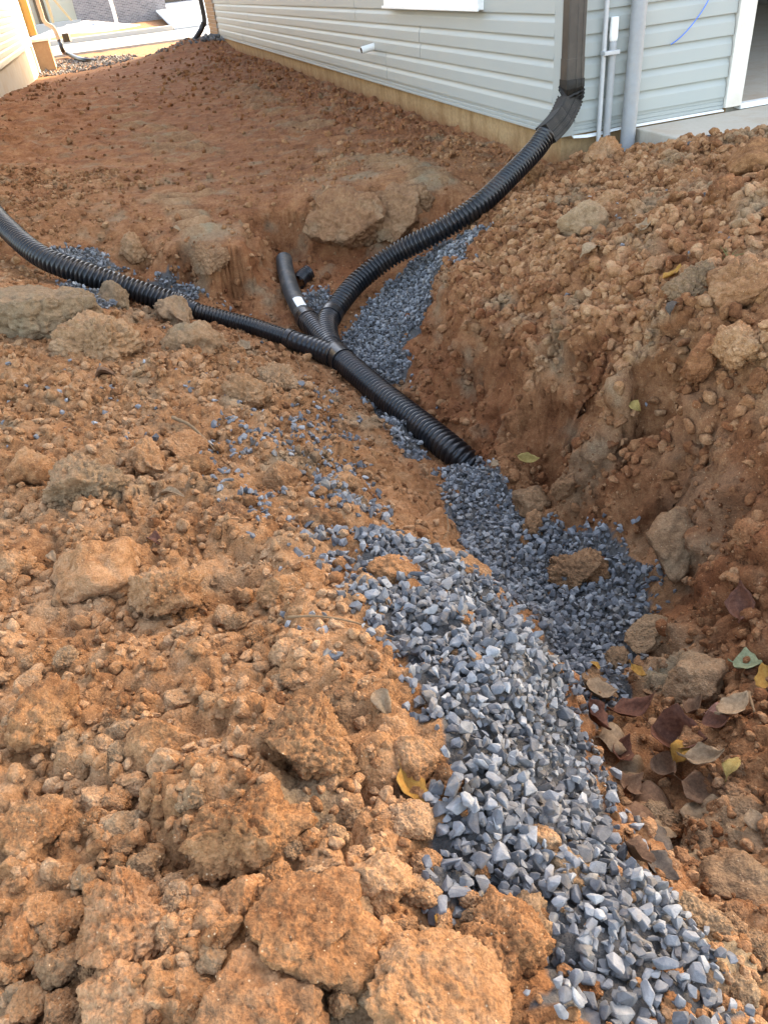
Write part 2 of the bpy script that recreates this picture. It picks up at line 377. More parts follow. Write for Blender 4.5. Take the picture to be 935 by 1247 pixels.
# ------------------------------------------------------------------ the dug ground: survey points
# (px, py, z, roughness, red-to-tan tone): spots read off the photograph with their level above the trench floor
CT = [
 # left / near spoil mound
 (0,1247,.78,1,1),(120,1247,.80,1,1),(250,1247,.82,1,1),(380,1247,.83,1,1),(500,1247,.83,1,1),(620,1247,.77,1,1),(700,1247,.735,.5,.8),(800,1247,.72,.5,.8),(880,1247,.66,1,.8),(935,1247,.60,1,.7),
 (0,1120,.76,1,1),(150,1120,.78,1,1),(300,1120,.82,1,1),(450,1110,.80,1,1),(560,1110,.77,1,1),(650,1110,.74,.6,1),(740,1120,.70,.5,.8),(830,1130,.62,.8,.8),(900,1120,.56,1,.7),
 (0,1000,.76,1,1),(150,1000,.76,1,1),(300,1000,.81,1,1),(430,1000,.78,1,1),(530,1000,.75,1,1),(620,1000,.74,.5,1),(700,1010,.67,.5,.9),
 (0,860,.70,1,1),(150,860,.73,1,1),(300,860,.75,1,1),(420,860,.75,1,1),(510,860,.73,.8,1),(600,860,.72,.5,1),(680,880,.64,.5,.9),
 (0,740,.64,1,1),(150,740,.66,1,1),(300,740,.68,1,1),(400,740,.67,1,1),(480,750,.67,.8,1),(560,760,.68,.5,1),(640,800,.655,.5,.9),
 (0,620,.56,1,1),(120,620,.58,1,1),(250,620,.57,1,1),(350,620,.52,1,1),(440,630,.45,.8,1),(510,660,.48,.7,1),(580,715,.56,.7,.9),
 (0,520,.50,1,1),(120,520,.50,1,.9),(250,520,.46,1,.9),(350,530,.37,1,1),(430,560,.30,1,.9),
 (0,440,.47,1,.9),(120,440,.46,1,.9),(230,430,.38,1,.8),(320,450,.28,1,.9),(390,480,.18,1,.8),(440,520,.15,.8,.8),(480,570,.20,.8,.7),(520,625,.32,.8,.7),
 (0,340,.50,.6,.7),(60,350,.48,.6,.6),(110,385,.43,.8,.6),(170,392,.35,.9,.7),(240,405,.26,.9,.7),(330,432,.13,.9,.7),(385,452,.05,.7,.7),
 # near ditch on the left of it hidden behind the ridge, then leaf ditch
 (640,720,.10,.4,.6),(690,800,.15,.5,.6),(735,880,.21,.6,.5),(770,960,.27,.7,.5),(800,1030,.33,.8,.5),(850,1080,.42,.9,.6),
 # trench floor below and past the pipe end
 (410,445,.0,.3,.5),(470,510,-.02,.4,.5),(520,560,.0,.5,.5),(562,582,.075,.4,.5),(560,640,.08,.3,.6),(620,640,.09,.3,.6),(680,690,.11,.3,.6),(740,700,.13,.5,.5),(760,760,.16,.5,.5),(700,760,.12,.3,.5),(800,850,.24,.9,.5),(860,920,.34,1,.5),(920,1000,.43,1,.6),(935,900,.43,1,.5),(880,840,.34,.9,.4),(820,780,.24,1,.4),(640,590,.10,1,.5),(700,640,.13,1,.5),
 # cut bank on the right: foot, then lip, toned redder and darker
 (470,420,-.01,.3,0.20),(505,460,.01,.5,0.10),(550,510,.03,.6,0.00),(605,545,.07,.8,0.00),(690,580,.10,.9,0.00),(765,615,.13,.9,0.00),(815,670,.18,.9,0.00),(850,730,.26,.9,0.00),(900,770,.36,.9,0.00),(935,790,.42,.9,0.10),
 (560,300,.42,.8,0.50),(545,350,.36,.8,0.30),(575,385,.42,.8,0.30),(640,430,.47,.9,0.40),(700,460,.48,.9,0.40),(745,500,.46,.7,0.30),(790,545,.44,.5,0.20),(850,590,.44,.5,0.10),(900,640,.47,.6,0.10),(935,680,.50,.8,0.10),
 (520,385,.20,.8,0.00),(550,440,.22,.8,0.00),(620,490,.25,.8,0.00),(700,525,.26,.9,0.00),(770,575,.28,.9,0.00),
 # right mound
 (600,275,.50,.9,0.58),(650,330,.55,.9,0.58),(700,390,.58,.9,0.58),(760,440,.60,.9,0.48),(830,500,.58,.6,0.28),(935,560,.60,.6,0.18),
 (640,240,.54,.9,0.58),(700,250,.62,1,0.58),(760,320,.68,1,0.48),(850,380,.74,1,0.48),(935,440,.74,1,0.48),(850,440,.68,1,0.38),
 (700,190,.56,.9,0.58),(760,190,.60,.9,0.58),(800,230,.68,1,0.58),(860,280,.78,1,0.48),(935,330,.82,1,0.48),
 (830,190,.72,.9,0.58),(870,168,.76,.9,0.58),(935,175,.80,.9,0.58),(935,240,.84,1,0.58),
 (690,215,.50,.9,0.48),(640,205,.46,.7,0.18),(667,190,.46,.6,0.18),
 # gully of the right branch pipe
 (650,200,.47,.6,.4),(610,238,.40,.6,.4),(570,275,.31,.5,.4),(520,312,.20,.3,.4),(480,345,.10,.3,.4),(440,385,.03,.3,.4),(500,365,.08,.3,.4),(540,320,.22,.3,.4),(420,410,.0,.3,.4),
 # middle channel with the stub pipe
 (385,385,.03,.6,.3),(365,350,.06,.7,.2),(352,318,.12,.7,.2),(340,300,.22,.7,.2),(395,350,.08,.6,.2),
 # right-hand block of the yard: face and lip
 (400,335,.09,.35,.1),(430,318,.14,.35,.1),(480,292,.22,.35,.1),(540,260,.32,.35,.2),(590,228,.40,.4,.3),(388,300,.20,.35,.1),(415,280,.28,.3,.1),(470,262,.33,.3,.2),
 (380,243,.44,.4,.4),(420,238,.455,.3,.5),(480,230,.46,.3,.5),(530,224,.46,.3,.5),(590,200,.47,.5,.4),(400,220,.46,.3,.5),(460,205,.465,.3,.4),
 # left-hand block: face and lip
 (325,385,.05,.4,.1),(290,372,.09,.4,.1),(240,352,.17,.4,.2),(180,330,.27,.5,.3),(110,305,.41,.6,.4),(40,270,.52,.8,.5),(0,235,.60,.8,.5),
 (315,335,.22,.35,.1),(298,300,.40,.35,.3),(265,300,.43,.35,.4),(210,292,.45,.35,.4),(150,278,.48,.4,.4),(280,275,.445,.3,.4),(240,325,.30,.35,.2),(285,335,.26,.35,.2),
 (200,365,.20,.5,.5),(90,315,.42,.5,.5),(345,300,.20,.4,.1),(345,270,.34,.4,.1),(335,245,.43,.4,.2),
 # yard
 (100,255,.53,.6,0.50),(30,225,.60,.9,0.60),(0,205,.64,1,0.50),(60,200,.56,.6,0.40),(200,240,.49,.3,0.40),(300,235,.46,.3,0.30),(350,225,.45,.4,0.30),(130,200,.52,.4,0.40),(250,200,.48,.3,0.30),(400,195,.46,.5,0.40),(470,190,.47,.5,0.40),
 (30,160,.62,1,0.40),(0,160,.66,1,0.40),(100,150,.52,.5,0.30),(200,150,.48,.3,0.30),(300,150,.47,.4,0.20),(400,160,.48,.5,0.20),(500,175,.49,.6,0.30),(570,185,.49,.6,0.40),
 (40,125,.60,1,0.40),(100,115,.50,.5,0.30),(200,110,.48,.4,0.20),(300,115,.50,.4,0.20),(400,130,.50,.5,0.20),(20,140,.62,1,0.40),
 (70,100,.47,.7,0.30),(150,92,.42,.6,0.20),(250,90,.49,.5,0.20),(300,85,.52,.5,0.20),
]
cp = []; cr = []; ctawny = []
for px, py, z, ro, dr in CT:
    p = gz(px, py, z); cp.append((p[0], p[1], z)); cr.append(ro); ctawny.append(dr)
def addw(x, y, z, ro, dr): cp.append((x, y, z)); cr.append(ro); ctawny.append(dr)
for a in [(-1.2, .1, .74, 1, 1), (0, 0, .8, 1, 1), (.5, .0, .6, 1, .8), (1.2, .2, .62, 1, .7), (-2.5, .5, .66, 1, .9), (-2.6, 2.2, .55, 1, .9), (-2.8, 3.4, .56, 1, .7), (2.4, 1.0, .72, 1, .7),
          (2.6, 2.6, .80, 1, .7), (0, -1.5, .75, 1, 1), (-3, -2, .6, 1, 1), (3, -2, .6, 1, .8), (4.5, 3, .7, 1, .7), (-4.5, 4.5, .6, 1, .5)]: addw(*a)
for (u, v, z, ro, dr) in [(0, 2, .49, .95, .2), (0, 4, .50, .95, .2), (0, 7, .50, .95, .2), (0, 10, .52, .95, .1), (0, 14, .52, .95, .1), (.6, .2, .53, .8, .6), (.2, -.1, .50, .8, .5), (1.2, -.1, .5, .8, .6), (1.5, -.8, .62, .9, .7), (3, 0, .5, .5, .5),
          (-4.3, 6, .60, .9, .3), (-4.3, 9, .52, .9, .3), (-4.1, 11.5, .45, .9, .3), (-2.5, 13, .34, .5, .1), (-1, 14, .43, .5, .1), (-.8, 15.6, .70, .6, .3), (-.3, 16.6, .55, .6, .3), (-1.6, 16.3, .42, .6, .4),
          (-4.2, 15, .25, .6, .4), (-4.2, 19, .15, .6, .6), (-2.5, 17, .26, .5, .6), (-2.5, 21, .2, .5, .7), (0, 20, .3, .5, .6), (-5, 24, .22, .4, .6), (0, 25, .28, .4, .6), (4, 20, .3, .3, .6), (6, 8, .4, .3, .6), (-8, 8, .5, .3, .5), (-9, 20, .2, .3, .5)]:
    p = hp(u, v, z); addw(p[0], p[1], z, ro, dr)
cp = np.array(cp); XY = cp[:, :2]
D = np.linalg.norm(XY[:, None] - XY[None], axis=2)
A = np.zeros((len(XY) + 1, len(XY) + 1)); A[:-1, :-1] = -D; A[:-1, :-1] -= np.eye(len(XY)) * 0.004; A[:-1, -1] = 1; A[-1, :-1] = 1
RH = np.zeros((len(XY) + 1, 3)); RH[:-1, 0] = cp[:, 2]; RH[:-1, 1] = cr; RH[:-1, 2] = ctawny
WT = np.linalg.solve(A, RH)
def inside(poly, x, y):
    c = np.zeros(len(x), bool); n = len(poly)
    for i in range(n):
        x0, y0 = poly[i]; x1, y1 = poly[(i + 1) % n]
        k = ((y0 > y) != (y1 > y)) & (x < (x1 - x0) * (y - y0) / (y1 - y0 + 1e-12) + x0); c ^= k
    return c
def soft_inside(poly, x, y, w):
    d = np.full(len(x), 9.0)
    for i in range(len(poly)):
        a, b_ = poly[i], poly[(i + 1) % len(poly)]; e = b_ - a; t = np.clip(((x - a[0]) * e[0] + (y - a[1]) * e[1]) / (e @ e), 0, 1)
        d = np.minimum(d, np.hypot(x - a[0] - t * e[0], y - a[1] - t * e[1]))
    return sstep(np.where(inside(poly, x, y), d, -d), -w * .3, w)
CUTS = [(np.array([gz(px, py, z)[:2] for px, py, z in q_]), lo, hi) for q_, lo, hi in (
    ([(60, 250, .5), (200, 225, .47), (330, 215, .45), (470, 190, .47), (590, 190, .47), (560, 250, .34), (480, 300, .2), (430, 330, .1), (395, 350, .07), (355, 330, .08), (325, 395, .04), (240, 362, .15), (150, 330, .3)], .12, .44),
    ([(560, 290, .45), (660, 350, .55), (780, 470, .55), (900, 540, .55), (960, 640, .5), (935, 800, .42), (850, 740, .25), (760, 625, .12), (690, 585, .09), (600, 548, .06), (545, 512, .02), (495, 455, 0), (510, 380, .1)], .07, .46))]
def base(x, y):
    """level, roughness, red-to-tan tone of the undisturbed lie of the ground"""
    x = np.asarray(x, float).ravel(); y = np.asarray(y, float).ravel(); out = np.zeros((len(x), 3))
    for i in range(0, len(x), 20000):
        xs, ys = x[i:i + 20000], y[i:i + 20000]
        # softened distance so that single survey points leave no spikes
        d = np.sqrt((xs[:, None] - XY[None, :, 0]) ** 2 + (ys[:, None] - XY[None, :, 1]) ** 2 + 0.02 ** 2)
        out[i:i + 20000] = -d @ WT[:-1] + WT[-1]
    for poly, lo, hi in CUTS:
        bb0, bb1 = poly.min(0) - .15, poly.max(0) + .15
        i = np.where((x > bb0[0]) & (x < bb1[0]) & (y > bb0[1]) & (y < bb1[1]))[0]
        if not len(i): continue
        w = soft_inside(poly, x[i], y[i], .14); t = np.clip((out[i, 0] - lo) / (hi - lo), 0, 1)
        out[i, 0] += w * (hi - lo) * (.5 + .5 * np.tanh(3.6 * (t - .5)) / math.tanh(1.8) - t)
    r = np.hypot(x, y - 5); k = sstep(r, 17, 26)
    out[:, 0] = out[:, 0] * (1 - k) + 0.27 * k
    return out
def surf(x, y, want='pos'):
    """displaced ground: position, smooth normal, rough, dry"""
    x = np.asarray(x, float).ravel(); y = np.asarray(y, float).ravel()
    near = y < 9
    # ragged banks: warp the plan a little
    P0 = np.stack([x, y, np.zeros_like(x)], 1)
    wx = np.where(near, 0.05 * fbm(P0 * 3.1, 3, 11) + 0.018 * fbm(P0 * 14, 2, 12), 0); wy = np.where(near, 0.05 * fbm(P0 * 3.1 + 40, 3, 13) + 0.018 * fbm(P0 * 14 + 9, 2, 14), 0)
    b = base(x + wx, y + wy); e = 0.012
    bx = base(x + wx + e, y + wy)[:, 0]; by = base(x + wx, y + wy + e)[:, 0]
    N = np.stack([-(bx - b[:, 0]) / e, -(by - b[:, 0]) / e, np.ones_like(x)], 1); N /= np.linalg.norm(N, axis=1)[:, None]
    P = np.stack([x, y, b[:, 0]], 1)
    ro = np.clip(b[:, 1], 0.15, 1.05); dr = np.clip(b[:, 2], 0, 1)
    disp = 0.030 * ro * fbm(P * 4.5, 3, 21)
    q = P + 0.012 * np.stack([fbm(P * 30, 2, 31), fbm(P * 30, 2, 32), fbm(P * 30, 2, 33)], 1)
    m = (y < 16) & (np.abs(x) < 6)
    cl = np.zeros(len(x))
    if m.any():
        qm = q[m]; am = ro[m]; am0 = am * sstep(am, .5, .9)
        for sc, amp, sd_, lo in ((6.5, 0.036, 41, .35), (14, 0.026, 42, .25), (33, 0.014, 43, .1), (75, 0.0065, 44, 0)):
            if sc > 30: am = ro[m] * (y[m] < 7)
            f1, f2, cid = worley(qm * sc, sd_)
            if sc < 30: am = ro[m] * (1 + .35 * sstep(y[m], 6.5, 8))
            cap = np.sqrt(np.clip(1 - (f1 / 0.78) ** 2, 0, 1)) * (0.35 + 0.65 * (cid > lo)) * (0.55 + 0.45 * cid)
            crack = sstep(f2 - f1, 0.0, 0.14)
            cl[m] += amp * am * (cap * (0.6 + 0.4 * crack) - 0.45)
        cl[m] += 0.0035 * fbm(qm * 90, 2, 51)
        # broken blocks on the cut banks, drying cracks on the loose soil
        steep = sstep(1 - N[m, 2], .10, .40)
        f1, f2, cid = worley(qm * np.array([8.0, 8.0, 11.0]), 45)
        cl[m] += steep * (y[m] < 7) * (.046 * (cid - .5) * sstep(f2 - f1, 0, .16) - .014 * (1 - sstep(f2 - f1, 0, .08)))
        f1, f2, cid = worley((qm + .01 * fbm(qm * 18, 2, 46)[:, None]) * 5.2, 47)
        cl[m] += am0 * (y[m] < 5) * (.022 * (cid - .5) * sstep(f2 - f1, 0, .12) - .028 * (1 - sstep(f2 - f1, .015, .055)) * sstep(fbm(qm * 2.3, 2, 48), -.15, .25))
    cl[~m] += 0.02 * ro[~m] * fbm(q[~m] * 9, 3, 52)
    disp = disp + cl
    P = P + N * disp[:, None]
    return P, N, ro, dr
# grid lines: fine at the mound in front, wider with distance
def graded(segs):
    out = [segs[0][0]]
    for a, b_, h0, h1 in segs:
        t = a
        while t < b_ - 1e-6:
            h = h0 + (h1 - h0) * (t - a) / (b_ - a); t = min(t + h, b_); out.append(t)
    return np.array(out)
gy = graded([(-60, -4, 15, 2), (-4, -.3, .5, .05), (-.3, .25, .05, .009), (.25, 1.6, .0062, .0080), (1.6, 3.2, .0075, .012), (3.2, 5.2, .012, .02), (5.2, 9, .02, .05), (9, 20, .05, .15), (20, 60, .3, 3), (60, 500, 10, 120)])
gxp = graded([(0, .75, .0066, .0072), (.75, 1.4, .0075, .011), (1.4, 2.6, .011, .02), (2.6, 5, .025, .08), (5, 12, .1, .6), (12, 60, 1, 10), (60, 500, 30, 120)])
gx = np.concatenate([-gxp[:0:-1], gxp])
GX, GY = np.meshgrid(gx, gy); nx, ny = len(gx), len(gy)
PX, NN, RO, DR = surf(GX.ravel(), GY.ravel())
# tread bars pressed in by tracks on the levelled yard
TREAD = np.zeros(len(PX))
def tread(cx, cy, ang, L_, W_, pitch, amp):
    dx = PX[:, 0] - cx; dy = PX[:, 1] - cy; a = dx * math.cos(ang) + dy * math.sin(ang); b_ = -dx * math.sin(ang) + dy * math.cos(ang)
    k = sstep(L_ / 2 - np.abs(a), 0, .18) * sstep(W_ / 2 - np.abs(b_), 0, .08)
    if not (k > 0).any(): return
    i = k > 0
    w = 0.5 + 0.5 * np.sin(2 * np.pi * (a[i] + .03 * fbm(PX[i] * 6, 2, 61)) / pitch)
    gate = sstep(fbm(PX[i] * 3.0, 2, 62), -.25, .25)
    PX[i, 2] += amp * k[i] * gate * (w ** 0.7 - .5); TREAD[i] = np.maximum(TREAD[i], k[i] * gate)
p = gz(470, 212, .45); tread(p[0], p[1], HY + rad(95), 1.3, .62, .17, .06)
p = gz(190, 165, .48); tread(p[0], p[1], HY + rad(98), 3.6, .6, .2, .065)
p = gz(240, 255, .46); tread(p[0], p[1], HY + rad(98), 1.2, .5, .16, .055)
p = gz(330, 130, .48); tread(p[0], p[1], HY + rad(92), 4.0, .55, .2, .06)
p = gz(850, 570, .50); tread(p[0], p[1], rad(15), .9, .35, .045, .008)

# ------------------------------------------------------------------ where the crushed stone lies
def hit(px, py):
    d = ray(px, py); ts = np.linspace(0.5, 9, 500); Q = CAM + ts[:, None] * d
    h = base(Q[:, 0], Q[:, 1])[:, 0]; s = Q[:, 2] - h
    k = np.argmax(s < 0)
    if s[k] >= 0: k = len(ts) - 1
    k = max(k, 1); f = s[k - 1] / (s[k - 1] - s[k] + 1e-9)
    return Q[k - 1] + (Q[k] - Q[k - 1]) * f
def wpoly(pts): return np.array([hit(*q)[:2] for q in pts])
G_SPILL = wpoly([(455, 650), (500, 662), (545, 690), (590, 725), (640, 780), (690, 850), (720, 930), (735, 1000), (770, 1060), (825, 1110), (830, 1150), (850, 1200), (885, 1240), (700, 1250), (640, 1247), (690, 1190), (650, 1120), (575, 1095), (525, 1090), (530, 1030), (560, 960), (525, 880), (495, 810), (470, 770), (435, 705)])
G_TRENCH = wpoly([(538, 572), (560, 562), (592, 562), (640, 620), (690, 640), (750, 640), (790, 690), (790, 740), (770, 790), (760, 850), (720, 880), (690, 830), (640, 750), (580, 690), (550, 640)])
G_BRANCH = wpoly([(410, 440), (420, 405), (450, 370), (490, 330), (540, 295), (600, 272), (560, 315), (530, 350), (520, 390), (490, 420), (500, 455), (470, 470)])
G_SIDE = [wpoly([(60, 300), (110, 300), (150, 330), (120, 345), (70, 335)]), wpoly([(180, 345), (215, 335), (245, 355), (225, 372)]), wpoly([(70, 345), (100, 350), (150, 375), (120, 385)]), wpoly([(370, 360), (400, 350), (400, 380), (385, 395)]),
          wpoly([(440, 455), (500, 530), (520, 560), (490, 560), (450, 490)])]
# looser sprinklings: polygon, stones per square metre
G_LOOSE = [(wpoly([(240, 520), (330, 500), (450, 560), (480, 640), (400, 700), (380, 640), (300, 640), (240, 600)]), 1500),
           (wpoly([(390, 590), (450, 620), (520, 680), (560, 760), (470, 790), (420, 730), (370, 660)]), 2600),
           (wpoly([(360, 460), (420, 470), (460, 560), (400, 570), (350, 520)]), 700), (wpoly([(560, 280), (620, 275), (640, 330), (570, 320)]), 420),
           (wpoly([(770, 170), (880, 165), (880, 250), (720, 330), (680, 280)]), 130), (wpoly([(700, 620), (830, 660), (860, 800), (790, 860), (740, 760)]), 600),
           (wpoly([(300, 640), (440, 680), (440, 820), (360, 900), (320, 760)]), 420), (wpoly([(0, 400), (350, 420), (260, 560), (0, 560)]), 110),
           (wpoly([(640, 1000), (760, 1010), (800, 1100), (700, 1200), (640, 1120)]), 500), (wpoly([(600, 230), (930, 230), (930, 560), (620, 420)]), 45), (wpoly([(0, 600), (300, 620), (420, 900), (400, 1240), (0, 1240)]), 9),
           (wpoly([(90, 290), (330, 380), (300, 395), (80, 330)]), 180), (wpoly([(420, 440), (520, 560), (600, 560), (500, 440)]), 260)]
DENSE = [(G_SPILL, .0122, .0212), (G_TRENCH, .0160, .0225), (G_BRANCH, .017, .0235)] + [(g, .023, .025) for g in G_SIDE]

# dense mask on the ground sheet
near = (PX[:, 1] < 6) & (PX[:, 1] > 0) & (np.abs(PX[:, 0]) < 2.5)
gm = np.zeros(len(PX), np.float32); idx = np.where(near)[0]
jx = .03 * fbm(PX[idx] * 9, 2, 71); jy = .03 * fbm(PX[idx] * 9 + 7, 2, 72)
for g, _, _ in DENSE: gm[idx] = np.maximum(gm[idx], inside(g, PX[idx, 0] + jx, PX[idx, 1] + jy))
clay = np.zeros(len(PX), np.float32)
for (px, py, z, r_, a_) in [(260, 300, .36, .28, .55), (60, 370, .47, .22, .8), (440, 225, .43, .22, .6), (520, 225, .45, .16, .6), (130, 600, .56, .12, .55), (370, 980, .8, .07, .6), (720, 500, .46, .15, .35), (700, 290, .65, .2, .3), (880, 570, .5, .3, .25), (870, 1150, .6, .12, .8), (800, 800, .24, .15, .5), (860, 1000, .4, .15, .5), (190, 170, .48, .5, .3)]:
    c_ = gz(px, py, z); d_ = np.hypot(PX[:, 0] - c_[0], PX[:, 1] - c_[1]); clay = np.maximum(clay, a_ * sstep(-d_, -r_, -r_ * .35))
clay *= sstep(fbm(PX * 6, 2, 73), -.6, .2)
clay = np.maximum(clay, .28 * TREAD * (PX[:, 1] > 3.4)); DR = np.clip(DR + .3 * TREAD, 0, 1)
ii = np.arange(ny - 1)[:, None]; jj = np.arange(nx - 1)[None, :]
GF = np.stack([ii * nx + jj, ii * nx + jj + 1, (ii + 1) * nx + jj + 1, (ii + 1) * nx + jj], -1).reshape(-1, 4)
gme = big_mesh('ground', PX, GF, True)
attr(gme, 'tawny', DR); attr(gme, 'gravel', gm); attr(gme, 'clay', clay)
tag(link('ground', gme, M['soil']), kind='structure')
# ------------------------------------------------------------------ sage house
PROF = [(0.003, 0.0), (0.021, 0.0005), (0.0215, 0.005), (0.0185, 0.070), (0.016, 0.077), (0.0085, 0.092), (0.005, 0.102), (0.003, 0.1135)]
PH = 0.227
def siding_mesh(name, length, rows=2):
    """double-course drop siding: runs along +x, faces -y"""
    pr = [(d, h + 0.1135 * k) for k in range(rows) for d, h in PROF]
    V, F = [], []
    for x in (0, length):
        V += [(x, -d, h) for d, h in pr]
    n = len(pr)
    for i in range(n - 1): F.append((i, i + n, i + n + 1, i + 1))
    V += [(0, 0.004, 0), (0, 0.004, 0.1135 * rows), (length, 0.004, 0), (length, 0.004, 0.1135 * rows)]
    a, b_, c, d = 2 * n, 2 * n + 1, 2 * n + 2, 2 * n + 3
    F += [tuple([a] + list(range(0, n)) + [b_]), tuple([d] + list(range(2 * n - 1, n - 1, -1)) + [c]), (a, c, n, 0), (n - 1, 2 * n - 1, d, b_), (b_, d, c, a)]
    return py_mesh(name, V, F)
_pan = {}
def panel(length, x, y, z, rz, mat, parent, proud=0.0):
    key = (round(length, 2), mat.name)
    if key not in _pan:
        me = siding_mesh('siding_panel', length - .005); me.materials.append(mat); _pan[key] = me
    o = link('siding_panel', _pan[key], None, parent); o.location = (x, y, z); o.rotation_euler = (0, 0, rz); return o
house = tag(empty('sage_house', hp(0, 0, 0), HY), 'pale sage green house with lap siding, corner downspout and open garage', 'house')
WL, WH, ZS = 15.5, 4.2, 0.725
# foundation, wall cores
box('foundation', (0.012, .25, .012, 17.0, -.6, .70), M['found'], house)
box('foundation', (.252, 1.20, .012, .25, -.6, .655), M['found'], house)
box('wall', (0.004, .16, .20, WL, .70, WH), M['siding'], house, 0)
box('wall', (0.004, 1.16, 0.004, .16, .70, WH), M['siding'], house, 0)
box('wall', (1.28, 6.2, .003, .16, 2.95, WH), M['siding'], house, 0)
box('wall', (6.2, 9.0, .004, .16, .3, WH), M['siding'], house, 0)
box('wall', (8.85, 9.0, .163, 21.3, .3, WH), M['siding'], house, 0)
box('wall', (.90, 8.84, 21.15, 21.3, .3, WH), M['siding'], house, 0)  # end wall of an unseen wing, added to cast shade
box('wall', (.75, .895, 17.0, 21.3, .3, WH), M['siding'], house, 0)  # added wing, out of view, shades the gap and the cream wall
# roof slopes
prism('roof', [(-.35, WH + .002), (4.5, WH + 2.6), (9.35, WH + .002)], -.35, 17.3, M['shingle'], house, 'y')
prism('roof', [(.4, WH + .003), (4.5, WH + 2.2), (9.35, WH + .003)], 17.301, 21.6, M['shingle'], house, 'y')  # roof of the added unseen wing, there for its shadow
# siding courses: first joint and panel length read from the wall
LENP = 4.37
first = [3.37, 2.40, 4.28, 1.6, 3.37, 2.40, 4.28, 1.6, 3.37, 2.4, 4.28]
for k in range(15):
    z = ZS + k * PH; a = first[k % len(first)]; cuts = [0.075]
    while a < WL - .3: cuts.append(a); a += LENP
    cuts.append(WL)
    for i in range(len(cuts) - 1):
        v0, v1 = cuts[i], cuts[i + 1]
        panel(v1 - v0, -.0022 * (i % 2), v1, z, -math.pi / 2, M['siding'], house)
    if k < 10: panel(1.07, .082, 0, z, 0, M['siding'], house)
    else: panel(8.9, .082, 0, z, 0, M['siding'], house)
# starter strip with its ribs
def starter(L_):
    pr = [(0.012, 0), (.016, .002), (.016, .016), (.010, .02), (.014, .024), (.014, .04), (.009, .044), (.012, .048), (.012, .066)]
    n = len(pr); V = [(x, -d, h) for x in (0, L_) for d, h in pr]; F = [(i, i + n, i + n + 1, i + 1) for i in range(n - 1)]
    V += [(0, .004, 0), (0, .004, .066), (L_, .004, 0), (L_, .004, .066)]
    F += [(2 * n, 2 * n + 2, n, 0), tuple([2 * n] + list(range(n)) + [2 * n + 1]), tuple([2 * n + 3] + list(range(2 * n - 1, n - 1, -1)) + [2 * n + 2])]
    return py_mesh('starter_strip', V, F)
o = link('starter_strip', starter(WL - .08), M['siding'], house); o.location = (0, WL, .659); o.rotation_euler = (0, 0, -math.pi / 2)
o = link('starter_strip', starter(1.07), M['siding'], house); o.location = (.082, 0, .659)
# corner post
prism('corner_post', [(-.022, -.022), (.078, -.022), (.078, -.001), (-.001, -.001), (-.001, .075), (-.022, .075)], .657, WH, M['siding'], house)
# drip flashing under the garage wall, one end sprung loose
V = []; 
for i in range(13):
    t = i / 12; u = .07 + 1.08 * t; sag = .012 * math.exp(-((t - .12) / .1) ** 2)
    V += [(u, -.010 - sag, .657 - sag * .6), (u, -.034 - sag, .650 - sag), (u, -.034 - sag, .646 - sag), (u, -.010, .650 - sag * .6)]
F = []
for i in range(12):
    for j in range(4): F.append((4 * i + j, 4 * i + (j + 1) % 4, 4 * i + 4 + (j + 1) % 4, 4 * i + 4 + j))
tag(link('drip_flashing', py_mesh('drip_flashing', V, F), M['white'], house))
# window over the pipe stub
win = empty('window'); win.parent = house
link('window_frame', boxes_mesh('window_frame', [(-.062, -.002, 1.08, 3.17, 1.305, 1.365), (-.062, -.002, 1.08, 3.17, 2.50, 2.56), (-.0615, -.0025, 1.08, 1.14, 1.366, 2.499), (-.0615, -.0025, 3.11, 3.17, 1.366, 2.499), (-.058, -.003, 2.09, 2.16, 1.366, 2.499)], .004), M['white'], win)
link('window_sill', boxes_mesh('window_sill', [(-.078, -.063, 1.06, 3.19, 1.300, 1.322)], .004), M['white'], win)
for a, b_ in ((1.142, 2.088), (2.162, 3.108)):
    link('pane', boxes_mesh('pane', [(-.040, -.030, a + .05, b_ - .05, 1.42, 2.45)]), M['glass'], win)
    link('sash', boxes_mesh('sash', [(-.05, -.02, a, b_, 1.367, 1.419), (-.05, -.02, a, b_, 2.451, 2.498), (-.0495, -.0205, a, a + .049, 1.42, 2.45), (-.0495, -.0205, b_ - .049, b_, 1.42, 2.45)]), M['white'], win)
# garage opening
box('jamb', (1.155, 1.275, -.035, .16, .662, 2.95), M['jamb'], house, .005)
box('jamb', (6.15, 6.199, -.035, .0, .662, 2.95), M['jamb'], house, .005)
box('threshold', (1.277, 6.148, -.03, .035, .640, .672), M['white'], house, .004)
box('garage_floor', (1.2, 6.3, .04, 6.5, .45, .662), M['concrete'], house, 0)
box('garage_wall', (1.17, 1.2, .165, 6.5, .45, 2.95), M['interior'], house, 0)
box('garage_wall', (6.3, 6.33, .165, 6.5, .45, 2.95), M['interior'], house, 0)
box('garage_wall', (1.17, 6.33, 6.502, 6.55, .45, 2.95), M['interior'], house, 0)
box('garage_ceiling', (1.1, 6.4, .163, 6.6, 2.953, 3.0), M['interior'], house, 0)
# brick front return at the street end: single bricks, toothed against the siding
bw = empty('brick_return'); bw.parent = house
bme = boxes_mesh('brick', [(-.045, .05, 0, .2, 0, .067)], .004); bme.materials.append(M['brick'])
link('mortar_bed', boxes_mesh('mortar_bed', [(-.036, .0, WL + .10, 17.0, .25, 3.2)]), M['mortar'], bw)
for c in range(38):
    off = .105 * (c % 2)
    for j in range(7):
        o = link('brick', bme, None, bw); o.location = (0, WL + .02 + off + j * .21, .30 + c * .077)
        if o.location.y > 16.85: o.location.y = 16.80
